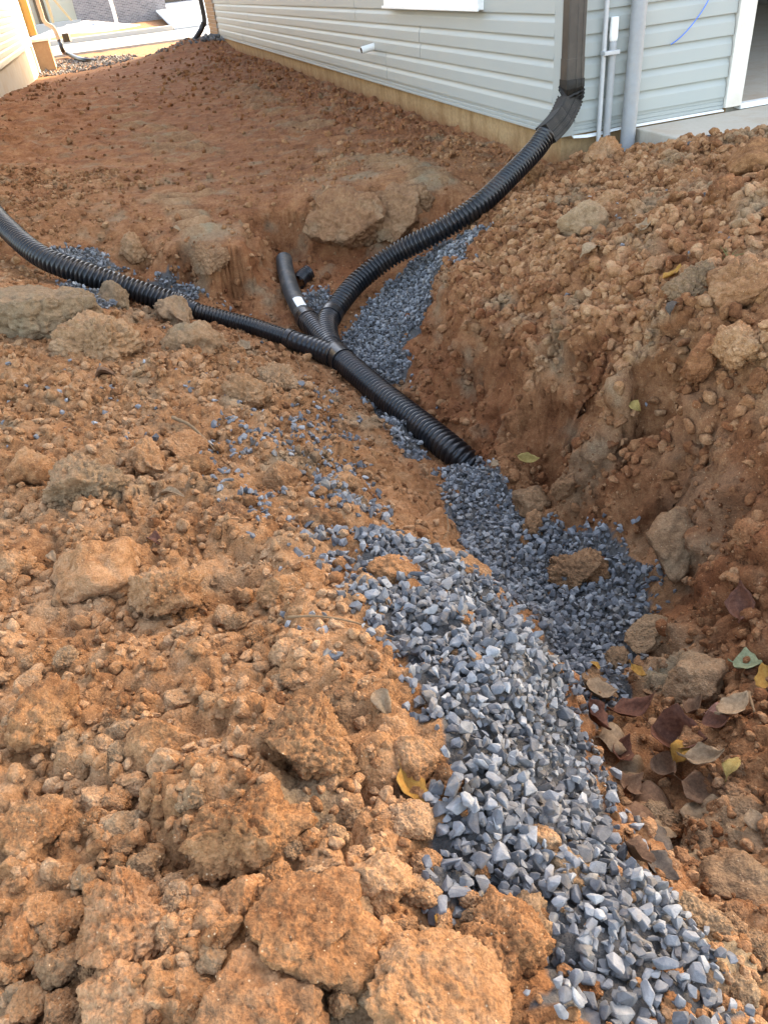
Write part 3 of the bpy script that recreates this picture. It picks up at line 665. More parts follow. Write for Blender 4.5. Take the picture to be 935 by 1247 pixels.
# garage apron slab
slab = box('driveway_slab', (.50, 6.6, -1.0, -.038, .50, .640), M['concrete'], None, .008)
slab.location = hp(0, 0, 0); slab.rotation_euler = (0, 0, HY); tag(slab, kind='structure')

# ------------------------------------------------------------------ downspout and elbow
def rect_sweep(name, P, w, d, scale=None, step=.006, n0=HX, caps=True):
    C, s = catmull(P, step); T = np.gradient(C, axis=0); T /= np.linalg.norm(T, axis=1)[:, None]
    sec = [(-1, -1), (-.9, -1), (-.33, -1), (-.3, -.93), (-.02, -.93), (.02, -1), (.3, -1), (.33, -.93), (.6, -.93), (.63, -1), (.9, -1), (1, -1), (1, -.9), (1, .9), (1, 1), (.9, 1), (-.9, 1), (-1, 1), (-1, .9), (-1, -.9)]
    sec = [(a * (.93 if abs(a) == 1 and abs(b_) == 1 else 1), b_ * (.93 if abs(a) == 1 and abs(b_) == 1 else 1)) for a, b_ in sec]
    V = []
    for i in range(len(C)):
        n = n0 - T[i] * (T[i] @ n0); n /= np.linalg.norm(n); b_ = np.cross(n, T[i]); n0 = n
        k = scale(s[i], s[-1]) if scale else 1.0
        V += [C[i] + n * a * w / 2 * k + b_ * c * d / 2 * k for a, c in sec]
    m = len(sec); i = np.arange(len(C) - 1)[:, None]; j = np.arange(m)[None, :]; kk = (j + 1) % m
    F = np.stack([i * m + j, i * m + kk, (i + 1) * m + kk, (i + 1) * m + j], -1).reshape(-1, 4)
    me = py_mesh_fast(name, np.array(V), F, [list(range(m)), list(range((len(C) - 1) * m, len(C) * m))])
    for p_ in me.polygons: p_.use_smooth = False
    return me
ds = tag(empty('downspout', hp(.022, -.07, .5)), 'dark bronze downspout with pleated elbow at the corner of the sage house', 'downspout')
def wpart(name, me, mat, par):
    o = link(name, me, mat, par)
    off = Vector(par.matrix_world.translation) if par.parent is None else None
    return o
def child_world(name, me, mat, par):
    """mesh given in world coordinates under an unrotated Empty"""
    o = link(name, me, mat, par); l = par.location
    q = par.parent
    tot = Vector(l)
    while q is not None: tot += q.location; q = q.parent
    o.location = -tot; return o
E0 = np.array(hp(.022, -.072, 4.15)); E1 = np.array(hp(.022, -.072, .965))
child_world('upper_pipe', rect_sweep('upper_pipe', [E0, (E0 + E1) / 2, np.array(hp(.022, -.072, 1.06))], .108, .082, step=.25), M['bronze'], ds)
child_world('joint_sleeve', rect_sweep('joint_sleeve', [np.array(hp(.022, -.072, 1.08)), np.array(hp(.022, -.072, 1.02)), E1], .113, .087, step=.02), M['bronze'], ds)
EA = np.array(hp(.022, -.072, .975)); EB = np.array(hp(.022, -.072, .93)); EC = gz(694, 120, .865); ED = gz(684, 142, .792); EE = gz(664, 165, .715); EF = gz(655, 174, .685); EM = gz(675, 154, .75)
def pleat(s, L_):
    t = s / L_
    if t < .08 or t > .66: return 1.02 + (.06 if t > .66 else 0)
    return .90 + .22 * (1 - ((s / .026) % 1.0))
child_world('elbow', rect_sweep('elbow', [EA, EB, EC, ED, EM, EE], .112, .100, pleat, .0024), M['elbow'], ds)
for zz in (2.2, 3.9):
    child_world('strap', rect_sweep('strap', [np.array(hp(.022, -.070, zz)), np.array(hp(.022, -.070, zz + .02)), np.array(hp(.022, -.070, zz + .04))], .12, .094, step=.02), M['bronze'], ds)

# ------------------------------------------------------------------ corrugated drain pipes
PITCH_C = .0245
def corr(ro, ri, pitch=PITCH_C):
    def f(s):
        w = np.sin(2 * np.pi * s / pitch); w = np.clip(w * 1.7 + .55, -1, 1)
        return ri + (ro - ri) * (.5 + .5 * w)
    return f
def pipe(name, P, label, rad_f, mat=None, step=None, group='black drain pipes'):
    P = [np.asarray(p) for p in P]; loc = P[0]
    me = tube_mesh(name, [p - loc for p in P], rad_f, step or PITCH_C / 6, 30)
    o = link(name, me, mat or M['pipe']); o.location = loc
    return tag(o, label, 'pipe', group)
RP = [EE, gz(650, 184, .655), gz(622, 213, .575), gz(585, 248, .485), gz(535, 281, .38), gz(478, 311, .265), gz(436, 343, .165), gz(410, 374, .095), gz(400, 388, .078)]
pipe('corrugated_pipe', RP, 'long corrugated black pipe curving from the downspout elbow down to the fitting', corr(.0605, .0465))
MP = [gz(412, 434, .06), gz(428, 448, .058), gz(465, 480, .052), gz(515, 520, .045), gz(548, 547, .030), gz(570, 566, -.005), gz(592, 588, -.07)]
pipe('corrugated_pipe', MP, 'straight corrugated black outlet pipe ending half buried in the gravel trench', corr(.0605, .0465))
LPp = [gz(-70, 205, .78), gz(-25, 240, .70), gz(8, 277, .63), gz(50, 312, .55), gz(105, 334, .46), gz(165, 354, .355), gz(215, 371, .27)]
lp = pipe('corrugated_pipe', LPp, 'wide corrugated black pipe coming in from the side of the cream house', corr(.0605, .0465))
redP = [gz(211, 369.5, .275), gz(225, 374, .25), gz(240, 379, .228)]
me = tube_mesh('reducer', [p - LPp[0] for p in redP], lambda s: np.interp(s, [0, s[-1] * .45, s[-1] * .8, s[-1]], [.0625, .0615, .047, .046]) + .0012 * np.sin(s * 2 * np.pi / .016), .003, 30)
rd = link('reducer', me, M['pipe'], lp)
SP = [gz(236, 378, .232), gz(270, 387, .19), gz(310, 398, .145), gz(345, 410, .11), gz(362, 416, .095)]
pipe('corrugated_pipe', SP, 'narrow corrugated black pipe running from the reducer to the fitting', corr(.0435, .0350, .0195), step=.0195 / 6)
CP = [gz(346, 316, .20), gz(348, 330, .17), gz(354, 352, .13), gz(364, 374, .10), gz(376, 392, .078)]
sp_ = pipe('smooth_pipe', CP, 'short smooth black pipe with a white sticker poking out of the dirt bank', .0505, M['pipe_dusty'], .012)
def wrap_patch(name, P, r, a0, a1, s0, s1, mat, par):
    C, s = catmull([p - P[0] for p in P], .004); T, N, B = frames(C); i0, i1 = int(s0 * len(C)), max(int(s1 * len(C)), int(s0 * len(C)) + 3)
    V, F = [], []; aa = np.linspace(a0, a1, 14)
    for i in range(i0, i1):
        for a in aa: 
            for rr in (r, r + .0012): V.append(C[i] + rr * (math.cos(a) * N[i] + math.sin(a) * B[i]))
    na = len(aa)
    def ix(i, j, k): return (i * na + j) * 2 + k
    ni = i1 - i0
    for i in range(ni - 1):
        for j in range(na - 1):
            F.append((ix(i, j, 1), ix(i + 1, j, 1), ix(i + 1, j + 1, 1), ix(i, j + 1, 1)))
    for i in range(ni - 1):
        F.append((ix(i, 0, 0), ix(i + 1, 0, 0), ix(i + 1, 0, 1), ix(i, 0, 1))); F.append((ix(i, na - 1, 0), ix(i, na - 1, 1), ix(i + 1, na - 1, 1), ix(i + 1, na - 1, 0)))
    for j in range(na - 1):
        F.append((ix(0, j, 0), ix(0, j, 1), ix(0, j + 1, 1), ix(0, j + 1, 0))); F.append((ix(ni - 1, j, 0), ix(ni - 1, j + 1, 0), ix(ni - 1, j + 1, 1), ix(ni - 1, j, 1)))
    return link(name, py_mesh(name, V, F, True), mat, par)
wrap_patch('sticker', CP, .0507, rad(-35), rad(28), .72, .86, M['label'], sp_)
# the double branch fitting
wy = tag(empty('branch_fitting', gz(405, 425, .03)), 'black double wye fitting joining the four drain pipes in the trench', 'pipe fitting', 'black drain pipes')
wj = gz(412, 434, .06)
BP = [gz(373, 388, .082), gz(383, 399, .072), gz(398, 418, .064), wj, gz(417, 438, .059)]
child_world('body', tube_mesh('body', BP, corr(.0605, .0555, .026), .003, 32), M['pipe'], wy)
child_world('branch', tube_mesh('branch', [gz(403, 384, .085), gz(398, 393, .078), gz(398, 408, .068), gz(403, 422, .063)], corr(.0615, .057, .026), .003, 32), M['pipe'], wy)
child_world('branch', tube_mesh('branch', [gz(352, 412, .102), gz(366, 418, .09), gz(392, 427, .07), gz(408, 434, .062)], lambda s: np.interp(s, [0, .08, .22, s[-1]], [.0475, .049, .058, .058]) + .0016 * np.clip(3 * np.sin(s * 2 * np.pi / .03), -1, 1), .003, 32), M['pipe'], wy)
child_world('collar', tube_mesh('collar', [gz(409, 431, .061), gz(413, 435, .06), gz(419, 440.5, .059)], .0655, .004, 32), M['pipe'], wy)
child_world('collar', tube_mesh('collar', [gz(405, 381, .09), gz(403, 384, .087), gz(401.5, 387, .084)], .064, .004, 32), M['pipe'], wy)
child_world('collar', tube_mesh('collar', [gz(350, 411.5, .104), gz(353, 412.6, .1015), gz(356, 413.8, .099)], .0505, .004, 32), M['pipe'], wy)
child_world('collar', tube_mesh('collar', [gz(372, 386.5, .084), gz(374, 389, .0815), gz(376, 391.3, .0795)], .0635, .004, 32), M['pipe'], wy)
# offcut with an open end beside the stub
oc = [gz(363, 344, .10), gz(369, 337, .11), gz(377, 331, .125)]
loc = oc[0]; me = tube_mesh('corrugated_offcut', [p - loc for p in oc], corr(.046, .041, .016), .0026, 28, caps=False)
bm = bmesh.new(); bm.from_mesh(me); bmesh.ops.solidify(bm, geom=bm.faces[:], thickness=.002); bm.to_mesh(me); bm.free()
o = link('corrugated_offcut', me, M['pipe']); o.location = loc; tag(o, 'short corrugated black offcut with an open end behind the fitting', 'pipe', 'black drain pipes')

# ------------------------------------------------------------------ conduits, stub, wire
def rod(name, P, r, mat, label, cat, group=None, seg=20, step=.05):
    P = [np.asarray(p, float) for p in P]; l = P[0]; me = tube_mesh(name, [p - l for p in P], r, step, seg); o = link(name, me, mat); o.location = l
    return tag(o, label, cat, group)
cb = rod('conduit', [hp(.425, -.075, .40), hp(.43, -.075, 1.0), hp(.44, -.07, 3.2)], .0445, M['conduit'], 'thick grey conduit rising beside the slab at the garage wall', 'conduit', 'conduits on the garage wall')
c2 = rod('conduit', [hp(.235, -.055, .42), hp(.235, -.05, 1.0), hp(.24, -.045, 3.2)], .0135, M['galv'], 'thinnest pale conduit next to the bronze downspout', 'conduit', 'conduits on the garage wall')
c3 = rod('conduit', [hp(.283, -.06, .42), hp(.288, -.055, .8), hp(.292, -.05, 1.15)], .0215, M['conduit'], 'short grey conduit with an open flared top strapped to the thin one', 'conduit', 'conduits on the garage wall')
me = tube_mesh('plastic_cap', [Vector(hp(.292, -.05, 1.13)) - c3.location, Vector(hp(.292, -.05, 1.18)) - c3.location, Vector(hp(.294, -.048, 1.25)) - c3.location], lambda s: np.interp(s, [0, .02, s[-1]], [.0225, .026, .024]), .01, 10)
link('plastic_cap', me, M['pvc'], c3)
me = boxes_mesh('strap', [(-.055, .045, -.03, .024, 0, .022)], .004); o = link('strap', me, M['galv'], c3)
o.location = Vector(hp(.275, -.058, 1.065)) - c3.location; o.rotation_euler = (0, 0, HY)
st = rod('vent_stub', [hp(0.01, 3.72, .985), hp(-.06, 3.72, .975), hp(-.15, 3.72, .962)], .031, M['pvc'], 'white plastic pipe stub sticking out of the sage siding', 'pipe', None, 24, .01)
me = tube_mesh('dark_bore_disc', [Vector(hp(-.149, 3.72, .962)) - st.location, Vector(hp(-.151, 3.72, .9618)) - st.location, Vector(hp(-.1535, 3.72, .9615)) - st.location], .025, .001, 20); link('dark_bore_disc', me, M['glass'], st)  # dark disc on the capped end stands for the shaded hollow
me = boxes_mesh('wall_flange', [(-.021, -.017, 3.68, 3.76, .945, 1.025)], .002); o = link('wall_flange', me, M['siding'], st); o.location = Vector(hp(0, 0, 0)) - st.location; o.rotation_euler = (0, 0, HY)
rod('blue_wire', [hp(.70, -.03, 1.065), hp(.75, -.05, 1.10), hp(.82, -.055, 1.16), hp(.90, -.05, 1.25), hp(.97, -.04, 1.38), hp(.98, -.02, 1.60), hp(.98, .02, 1.66)], .0035, M['blue'], 'thin blue wire dangling against the garage wall siding', 'wire', None, 8, .01)

# ------------------------------------------------------------------ cream house across the gap
LU = -4.3; LV0, LV1 = 1.0, 19.8
lh = tag(empty('cream_house', hp(LU, 0, 0), HY), 'cream house with lap siding on a bare concrete foundation', 'house')
box('foundation', (-.25, -.02, LV0, LV1 - .05, -.6, .82), M['found2'], lh)
box('wall', (-.15, -.004, LV0, LV1 - .02, .82, 3.6), M['cream'], lh, 0)
box('wall', (-8, -.152, LV1 - .16, LV1 - .02, .3, 3.6), M['cream'], lh, 0)
box('wall', (-8, -.152, LV0, LV0 + .15, .3, 3.6), M['cream'], lh, 0)
box('wall', (-8, -7.85, LV0 + .16, LV1 - .17, .3, 3.6), M['cream'], lh, 0)
prism('roof', [(-8.35, 3.603), (-4, 5.9), (.35, 3.603)], LV0 - .35, LV1 + .35, M['shingle'], lh, 'y')
firstL = [2.0, 4.2, 1.2, 3.0]
for k in range(12):
    z = .815 + k * PH; a = LV0 + firstL[k % 4]; cuts = [LV0]
    while a < LV1 - .5: cuts.append(a); a += LENP
    cuts.append(LV1 - .14)
    for i in range(len(cuts) - 1):
        panel(cuts[i + 1] - cuts[i],   .0022 * (i % 2), cuts[i], z, math.pi / 2, M['cream'], lh)
box('corner_board', (-.10, .03, LV1 - .14, LV1 + .01, .05, 3.6), M['white'], lh, .006)
# street side of the cream house
box('porch_sheathing', (-.35, .22, LV1 + .05, LV1 + .25, 1.02, 3.2), M['osb'], lh, .004)
pier = empty('porch_pier'); pier.parent = lh
link('masonry', boxes_mesh('masonry', [(-.1, .42, LV1 + .4, LV1 + .95, -.1, .86)], .01), M['brick'], pier)
link('cap', boxes_mesh('cap', [(-.14, .46, LV1 + .36, LV1 + .99, .862, .93)], .01), M['white'], pier)
d2 = tag(empty('downspout', hp(LU + .42, LV1 + 1.2, .3)), 'beige downspout at the street corner of the cream house', 'downspout')
M['beige'] = plain('beige_downspout', (0.42, 0.36, 0.28), .5)
q = [np.array(hp(LU + .40, LV1 + 1.2, 3.4)), np.array(hp(LU + .42, LV1 + 1.2, 1.6)), np.array(hp(LU + .44, LV1 + 1.2, 1.25)), np.array(hp(LU + .62, LV1 + 1.2, 1.08)), np.array(hp(LU + .66, LV1 + 1.2, .75))]
child_world('upper_pipe', rect_sweep('upper_pipe', q, .10, .08, step=.06), M['beige'], d2)
e_ = np.array(hp(LU + .66, LV1 + 1.2, .8))
pipe('corrugated_pipe', [e_, np.array(hp(LU + .68, LV1 + 1.2, .55)), gz(80, 64, .38), gz(98, 72, .30), gz(118, 75, .22)], 'sunlit black pipe curving away from the beige downspout by the cream house', .06, step=.03, group='drain pipes at the street end')
child_world('connector', boxes_mesh('connector', [(-.09, .09, -.09, .09, -.1, .1)], .01), M['pipe'], d2).location = Vector(e_) - d2.location + Vector((.22, .0, .05))
# far downspout of the sage house
d3 = tag(empty('downspout', hp(-.12, 17.05, .3)), 'dark downspout against the brick at the far end of the sage house', 'downspout')
q = [np.array(hp(-.11, 17.06, 3.4)), np.array(hp(-.11, 17.06, 1.6)), np.array(hp(-.11, 17.06, 1.0)), np.array(hp(-.16, 17.06, .86))]
child_world('upper_pipe', rect_sweep('upper_pipe', q, .10, .08, step=.06), M['bronze'], d3)
pipe('corrugated_pipe', [np.array(hp(-.14, 17.06, .92)), np.array(hp(-.24, 17.06, .78)), np.array(hp(-.42, 17.0, .62)), np.array(hp(-.55, 17.0, .5))], 'stubby black pipe under the dark downspout at the brick corner', .06, step=.03, group='drain pipes at the street end')

# ------------------------------------------------------------------ the street beyond
def slab_world(name, b, mat, bevel=.02, kind='structure'):
    o = box(name, b, mat, None, bevel); o.location = hp(0, 0, 0); o.rotation_euler = (0, 0, HY)
    return tag(o, kind=kind)
slab_world('road', (-40, 40, 24.5, 31.0, .1, .335), M['concrete_far'])
slab_world('kerb', (-40, .2, 31.2, 31.6, .1, .50), M['concrete_far'])
slab_world('pavement', (-40, .2, 31.61, 32.6, .1, .47), M['concrete_far'])
dw = prism('driveway', [(.25, 31.2), (4.4, 31.2), (8.5, 60), (1.2, 60)], 0, .1, plain('blue_grey_concrete', (.30, .34, .38), .8, .2, .08, 1), None)
for v in dw.data.vertices: v.co.z += .30 + max(0, (v.co.y - 31.2)) * .018
dw.location = hp(0, 0, 0); dw.rotation_euler = (0, 0, HY); tag(dw, kind='structure')
fb = tag(empty('brick_house', hp(0, 0, 0), HY), 'grey brick house under construction across the street', 'house')
box('wall', (-3.6, .9, 50.0, 50.3, .2, 6.0), M['brick_far'], fb, 0)
box('wall', (-14, -6.0, 50.0, 50.3, .2, 6.0), M['brick_far'], fb, 0)
box('porch_wall', (-6.0, -3.6, 51.4, 51.6, .2, 6.0), plain('pale_housewrap', (.6, .55, .42), .8), fb, 0)
box('porch_floor', (-6.0, -3.4, 49.2, 51.39, .2, .75), M['concrete_far'], fb, .01)
box('post', (-5.0, -4.85, 49.6, 49.75, .751, 3.5), M['wood'], fb, 0)
br = box('brace', (-.06, .06, -.06, .06, 0, 1.9), M['wood'], fb, 0); br.location = (-4.7, 49.7, 2.1); br.rotation_euler = (0, rad(150), 0)
box('door', (-5.75, -5.2, 51.3, 51.395, .76, 2.9), M['glass'], fb, 0)
box('wall', (.905, 1.5, 50.0, 62, .2, 6.0), M['brick_far'], fb, 0)
box('dark_opening_panel', (1.5, 9, 61.0, 61.2, .6, 3.4), M['glass'], fb, 0)  # dark panel painted in place of the shaded garage inside
box('wall', (1.5, 9, 60.6, 60.9, 3.4, 6), M['brick_far'], fb, 0)
rod('white_pipe', [hp(-1.55, 47.5, .2), hp(-1.55, 47.5, 1.0), hp(-1.6, 47.5, 2.0)], .09, M['pvc'], 'white upright pipe standing before the grey brick house', 'pipe')
def heap(name, u, v, ru, rv, h, mat, label, cat, seed, z0=.2):
    n = 26; V = []; 
    for i in range(n):
        for j in range(n):
            a, b_ = i / (n - 1) * 2 - 1, j / (n - 1) * 2 - 1; V.append((a * ru, b_ * rv, 0))
    V = np.array(V); d = np.hypot(V[:, 0] / ru, V[:, 1] / rv)
    V[:, 2] = h * np.clip(1 - d, 0, 1) ** .7 + .18 * h * fbm(V * 4 / max(ru, .5) + seed, 3, seed) * (d < 1) - .05
    F = [(i * n + j, (i + 1) * n + j, (i + 1) * n + j + 1, i * n + j + 1) for i in range(n - 1) for j in range(n - 1)]
    o = link(name, py_mesh(name, V, F, True), mat); o.location = hp(u, v, z0); o.rotation_euler = (0, 0, HY)
    return tag(o, label, cat)
M['straw'] = plain('dry_yellow_soil', (.32, .19, .07), .95, .1, .35, 3)
M['grey_gravel'] = plain('grey_gravel_heap', (.30, .30, .31), .95, .1, .35, 6)
heap('straw_verge', -3.6, 36.5, 3.4, 3.0, .35, M['straw'], 'strip of yellow soil and straw beyond the kerb', 'soil heap', 3)
heap('gravel_heap', -3.4, 44.5, 3.2, 3.0, .6, M['grey_gravel'], 'grey gravel heap before the brick house', 'gravel heap', 4)
heap('blue_tarp', -2.9, 44.0, 1.1, .9, .30, M['tarp'], 'crumpled blue tarp lying on the gravel heap', 'tarp', 5, .45)

# ------------------------------------------------------------------ crushed stone
def hull(k, seed, asp):
    r = np.random.default_rng(seed); bm = bmesh.new(); v = r.normal(size=(k, 3)); v /= np.linalg.norm(v, axis=1)[:, None]; v *= r.uniform(.86, 1.0, (k, 1)); v *= np.array(asp)
    for q_ in v: bm.verts.new(q_)
    res = bmesh.ops.convex_hull(bm, input=bm.verts[:]); bmesh.ops.delete(bm, geom=list(set(g for g in res['geom_interior'] if isinstance(g, bmesh.types.BMVert))), context='VERTS')
    bmesh.ops.triangulate(bm, faces=bm.faces[:]); bmesh.ops.recalc_face_normals(bm, faces=bm.faces[:])
    bm.verts.index_update(); V = np.array([w.co[:] for w in bm.verts]); F = np.array([[w.index for w in f.verts] for f in bm.faces]); bm.free()
    return V * .5, F
STONES = [hull(11 + s % 6, 100 + s, [(1, .78, .55), (1, .62, .5), (1, .85, .72), (1, .7, .38)][s % 4]) for s in range(16)]
def rotm(n):
    q_ = rng.normal(size=(n, 4)); q_ /= np.linalg.norm(q_, axis=1)[:, None]; w, x, y, z = q_.T
    return np.stack([1 - 2 * (y * y + z * z), 2 * (x * y - z * w), 2 * (x * z + y * w), 2 * (x * y + z * w), 1 - 2 * (x * x + z * z), 2 * (y * z - x * w), 2 * (x * z - y * w), 2 * (y * z + x * w), 1 - 2 * (x * x + y * y)], 1).reshape(n, 3, 3)
sx, sy, ss, sl = [], [], [], []
for g, sp, size in DENSE:
    x0, y0 = g.min(0); x1, y1 = g.max(0)
    for layer in (0, 1):
        X, Y = np.meshgrid(np.arange(x0 - .05, x1 + .05, sp), np.arange(y0 - .05, y1 + .05, sp)); X = X.ravel(); Y = Y.ravel()
        X = X + rng.uniform(-.55, .55, len(X)) * sp; Y = Y + rng.uniform(-.55, .55, len(Y)) * sp
        Pq = np.stack([X, Y, 0 * X], 1); k = inside(g, X + .045 * fbm(Pq * 9, 2, 71) + rng.normal(0, .016, len(X)), Y + .045 * fbm(Pq * 9 + 7, 2, 72) + rng.normal(0, .016, len(X)))
        if layer: k &= rng.random(len(X)) < .85
        X, Y = X[k], Y[k]; sx.append(X); sy.append(Y); ss.append(size * np.clip(rng.lognormal(-.04, .32, len(X)), .45, 1.65)); sl.append(np.full(len(X), layer))
for gi, (g, den) in enumerate(G_LOOSE):
    x0, y0 = g.min(0); x1, y1 = g.max(0); n = int(den * (x1 - x0) * (y1 - y0)); X = rng.uniform(x0, x1, n); Y = rng.uniform(y0, y1, n); k = inside(g, X, Y)
    k &= fbm(np.stack([X, Y, 0 * X], 1) * 7, 2, 75) > rng.normal(-.18 if gi < 3 else .05, .2, len(X))
    X, Y = X[k], Y[k]; sx.append(X); sy.append(Y); ss.append(.0235 * np.clip(rng.lognormal(0, .3, len(X)), .5, 1.6)); sl.append(np.full(len(X), .5 if gi < 3 else 0))
for (uc, vc, ru, rv, nst, big) in ((-.9, 15.9, .8, .9, 260, .06), (-3.2, 20.2, 1.5, 2.0, 1500, .06), (-3.4, 21.6, 1.0, 1.2, 400, .06), (-.2, 15.2, .25, .3, 25, .12)):
    a_, r_ = rng.uniform(0, 6.28, nst), np.sqrt(rng.random(nst)); c_ = np.array([hp(uc + ru * math.cos(a) * r, vc + rv * math.sin(a) * r, 0)[:2] for a, r in zip(a_, r_)])
    sx.append(c_[:, 0]); sy.append(c_[:, 1]); ss.append(big * np.clip(rng.lognormal(-.1, .4, nst), .4, 2)); sl.append(np.zeros(nst))
sx, sy, ss, sl = map(np.concatenate, (sx, sy, ss, sl))
SPos, SN, _, _ = surf(sx, sy)
SPos = SPos + SN * (ss * np.where(sl < 1, rng.uniform(.02, .3, len(ss)) + .25 * sl, rng.uniform(.42, .8, len(ss))))[:, None]
SR = rotm(len(ss)); SK = rng.integers(0, len(STONES), len(ss)); ST = rng.random(len(ss))
def screen(P):
    d = P - CAM; w = d @ _f; return 467.5 + FPX * (d @ _r) / w, 623.5 - FPX * (d @ _u) / w, w
u_, v_, w_ = screen(SPos)
vis = (u_ > 5) & (u_ < 930) & (v_ > 5) & (v_ < 1243) & (w_ > .2)
score = np.where(vis, ss / w_ * np.where(sl == 1, 1.25, .9), 0); order = np.argsort(-score); top = order[:300]
rest = np.ones(len(ss), bool); rest[top] = False
def scatter_mesh(name, shapes, kind, pos, rot, size, asp=None):
    V, F, T, base_i = [], [], [], 0; own = []
    for k in range(len(shapes)):
        i = np.where(kind == k)[0]
        if not len(i): continue
        v, f = shapes[k]; W = np.einsum('nij,vj->nvi', rot[i], v) * size[i][:, None, None] + pos[i][:, None, :]
        V.append(W.reshape(-1, 3)); F.append((f[None] + (np.arange(len(i)) * len(v))[:, None, None] + base_i).reshape(-1, 3)); own.append(np.repeat(i, len(v))); base_i += len(i) * len(v)
    return big_mesh(name, np.concatenate(V), np.concatenate(F)), np.concatenate(own)
ri_ = np.where(rest)[0]
sme, own = scatter_mesh('gravel', STONES, SK[ri_], SPos[ri_], SR[ri_], ss[ri_]); attr(sme, 'tint', ST[ri_][own])
tag(link('gravel', sme, M['stone']), 'blue-grey crushed stone filling the trench and spilling over the mound', 'gravel', kind='stuff')
smesh = []
for v, f in STONES:
    me = py_mesh('crushed_stone', v, f); bm = bmesh.new(); bm.from_mesh(me)
    bmesh.ops.bevel(bm, geom=bm.edges[:], offset=.02, segments=1, affect='EDGES'); bm.to_mesh(me); bm.free(); me.materials.append(M['stone']); smesh.append(me)
for i in top:
    o = link('crushed_stone', smesh[SK[i]]); o.matrix_world = Matrix.Translation(SPos[i]) @ Matrix(SR[i]).to_4x4() @ Matrix.Scale(float(ss[i]), 4)
    lab, grp = (('crushed blue-grey stone at the thick lower end of the gravel spill', 'stones at the lower spill') if v_[i] > 1080 else ('crushed blue-grey stone in the broad middle of the gravel spill', 'stones in the middle spill') if v_[i] > 850 else ('crushed blue-grey stone in the upper half of the gravel spill', 'stones of the upper spill'))
    if not inside(G_SPILL, SPos[i:i + 1, 0], SPos[i:i + 1, 1])[0]: lab, grp = 'stray blue-grey crushed stone lying on soil away from the gravel spill', 'stray crushed stones'
    tag(o, lab, 'stone', grp)

# ------------------------------------------------------------------ clods and crumbs
def ico(sub):
    bm = bmesh.new(); bmesh.ops.create_icosphere(bm, subdivisions=sub, radius=1.0); bm.verts.index_update()
    V = np.array([w.co[:] for w in bm.verts]); F = np.array([[w.index for w in f.verts] for f in bm.faces]); bm.free(); return V, F
I1, I2, I4, I5 = ico(1), ico(2), ico(6), ico(5)
def clod_shape(base_v, seed, rough, fine=True, block=False):
    r = np.random.default_rng(seed); V = base_v.copy(); n = V / np.linalg.norm(V, axis=1)[:, None]
    V = n * (1 + .38 * fbm(n * 1.1 + seed * 3.7, 2, seed))[:, None]
    for c_ in range(r.integers(6, 10) if block else r.integers(2, 5)):                    # broken faces
        d = r.normal(size=3) if c_ or not block else np.array([.1, -.15, 1.0]); d /= np.linalg.norm(d); h = r.uniform(.5, .85) if c_ or not block else .42; k = V @ d - h; k = np.where(k > 0, k, 0); V = V - d * (k * .96)[:, None]
    V = V * np.array([1, r.uniform(.7, .95), r.uniform(.55, .8)])
    if fine:
        for sc, amp, sd_ in ((2.0, .19, 5), (4.6, .14, 6), (10, .09, 7), (21, .055, 8)) if len(V) > 400 else ((2.6, .16, 5), (6, .075, 6)):
            f1, f2, cid = worley(V * sc + seed * 1.3, seed + sd_)
            V = V + n * (amp * rough * (np.sqrt(np.clip(1 - (f1 / .8) ** 2, 0, 1)) * (.4 + .6 * cid) - .4))[:, None]
        V = V + n * (.05 * fbm(V * 7, 4, seed + 9))[:, None]
    else: V = V * (1 + .30 * (r.random((len(V), 1)) - .5))
    return V
cmesh = []
for s in range(16):
    bs = I4 if s < 4 or s >= 12 else I5; me = big_mesh('soil_clod', clod_shape(bs[0], 200 + s, [1, .7, 1.2, .5][s % 4] if s < 12 else .62, True, s >= 12), bs[1], True); me.materials.append(M['clod']); cmesh.append(me)
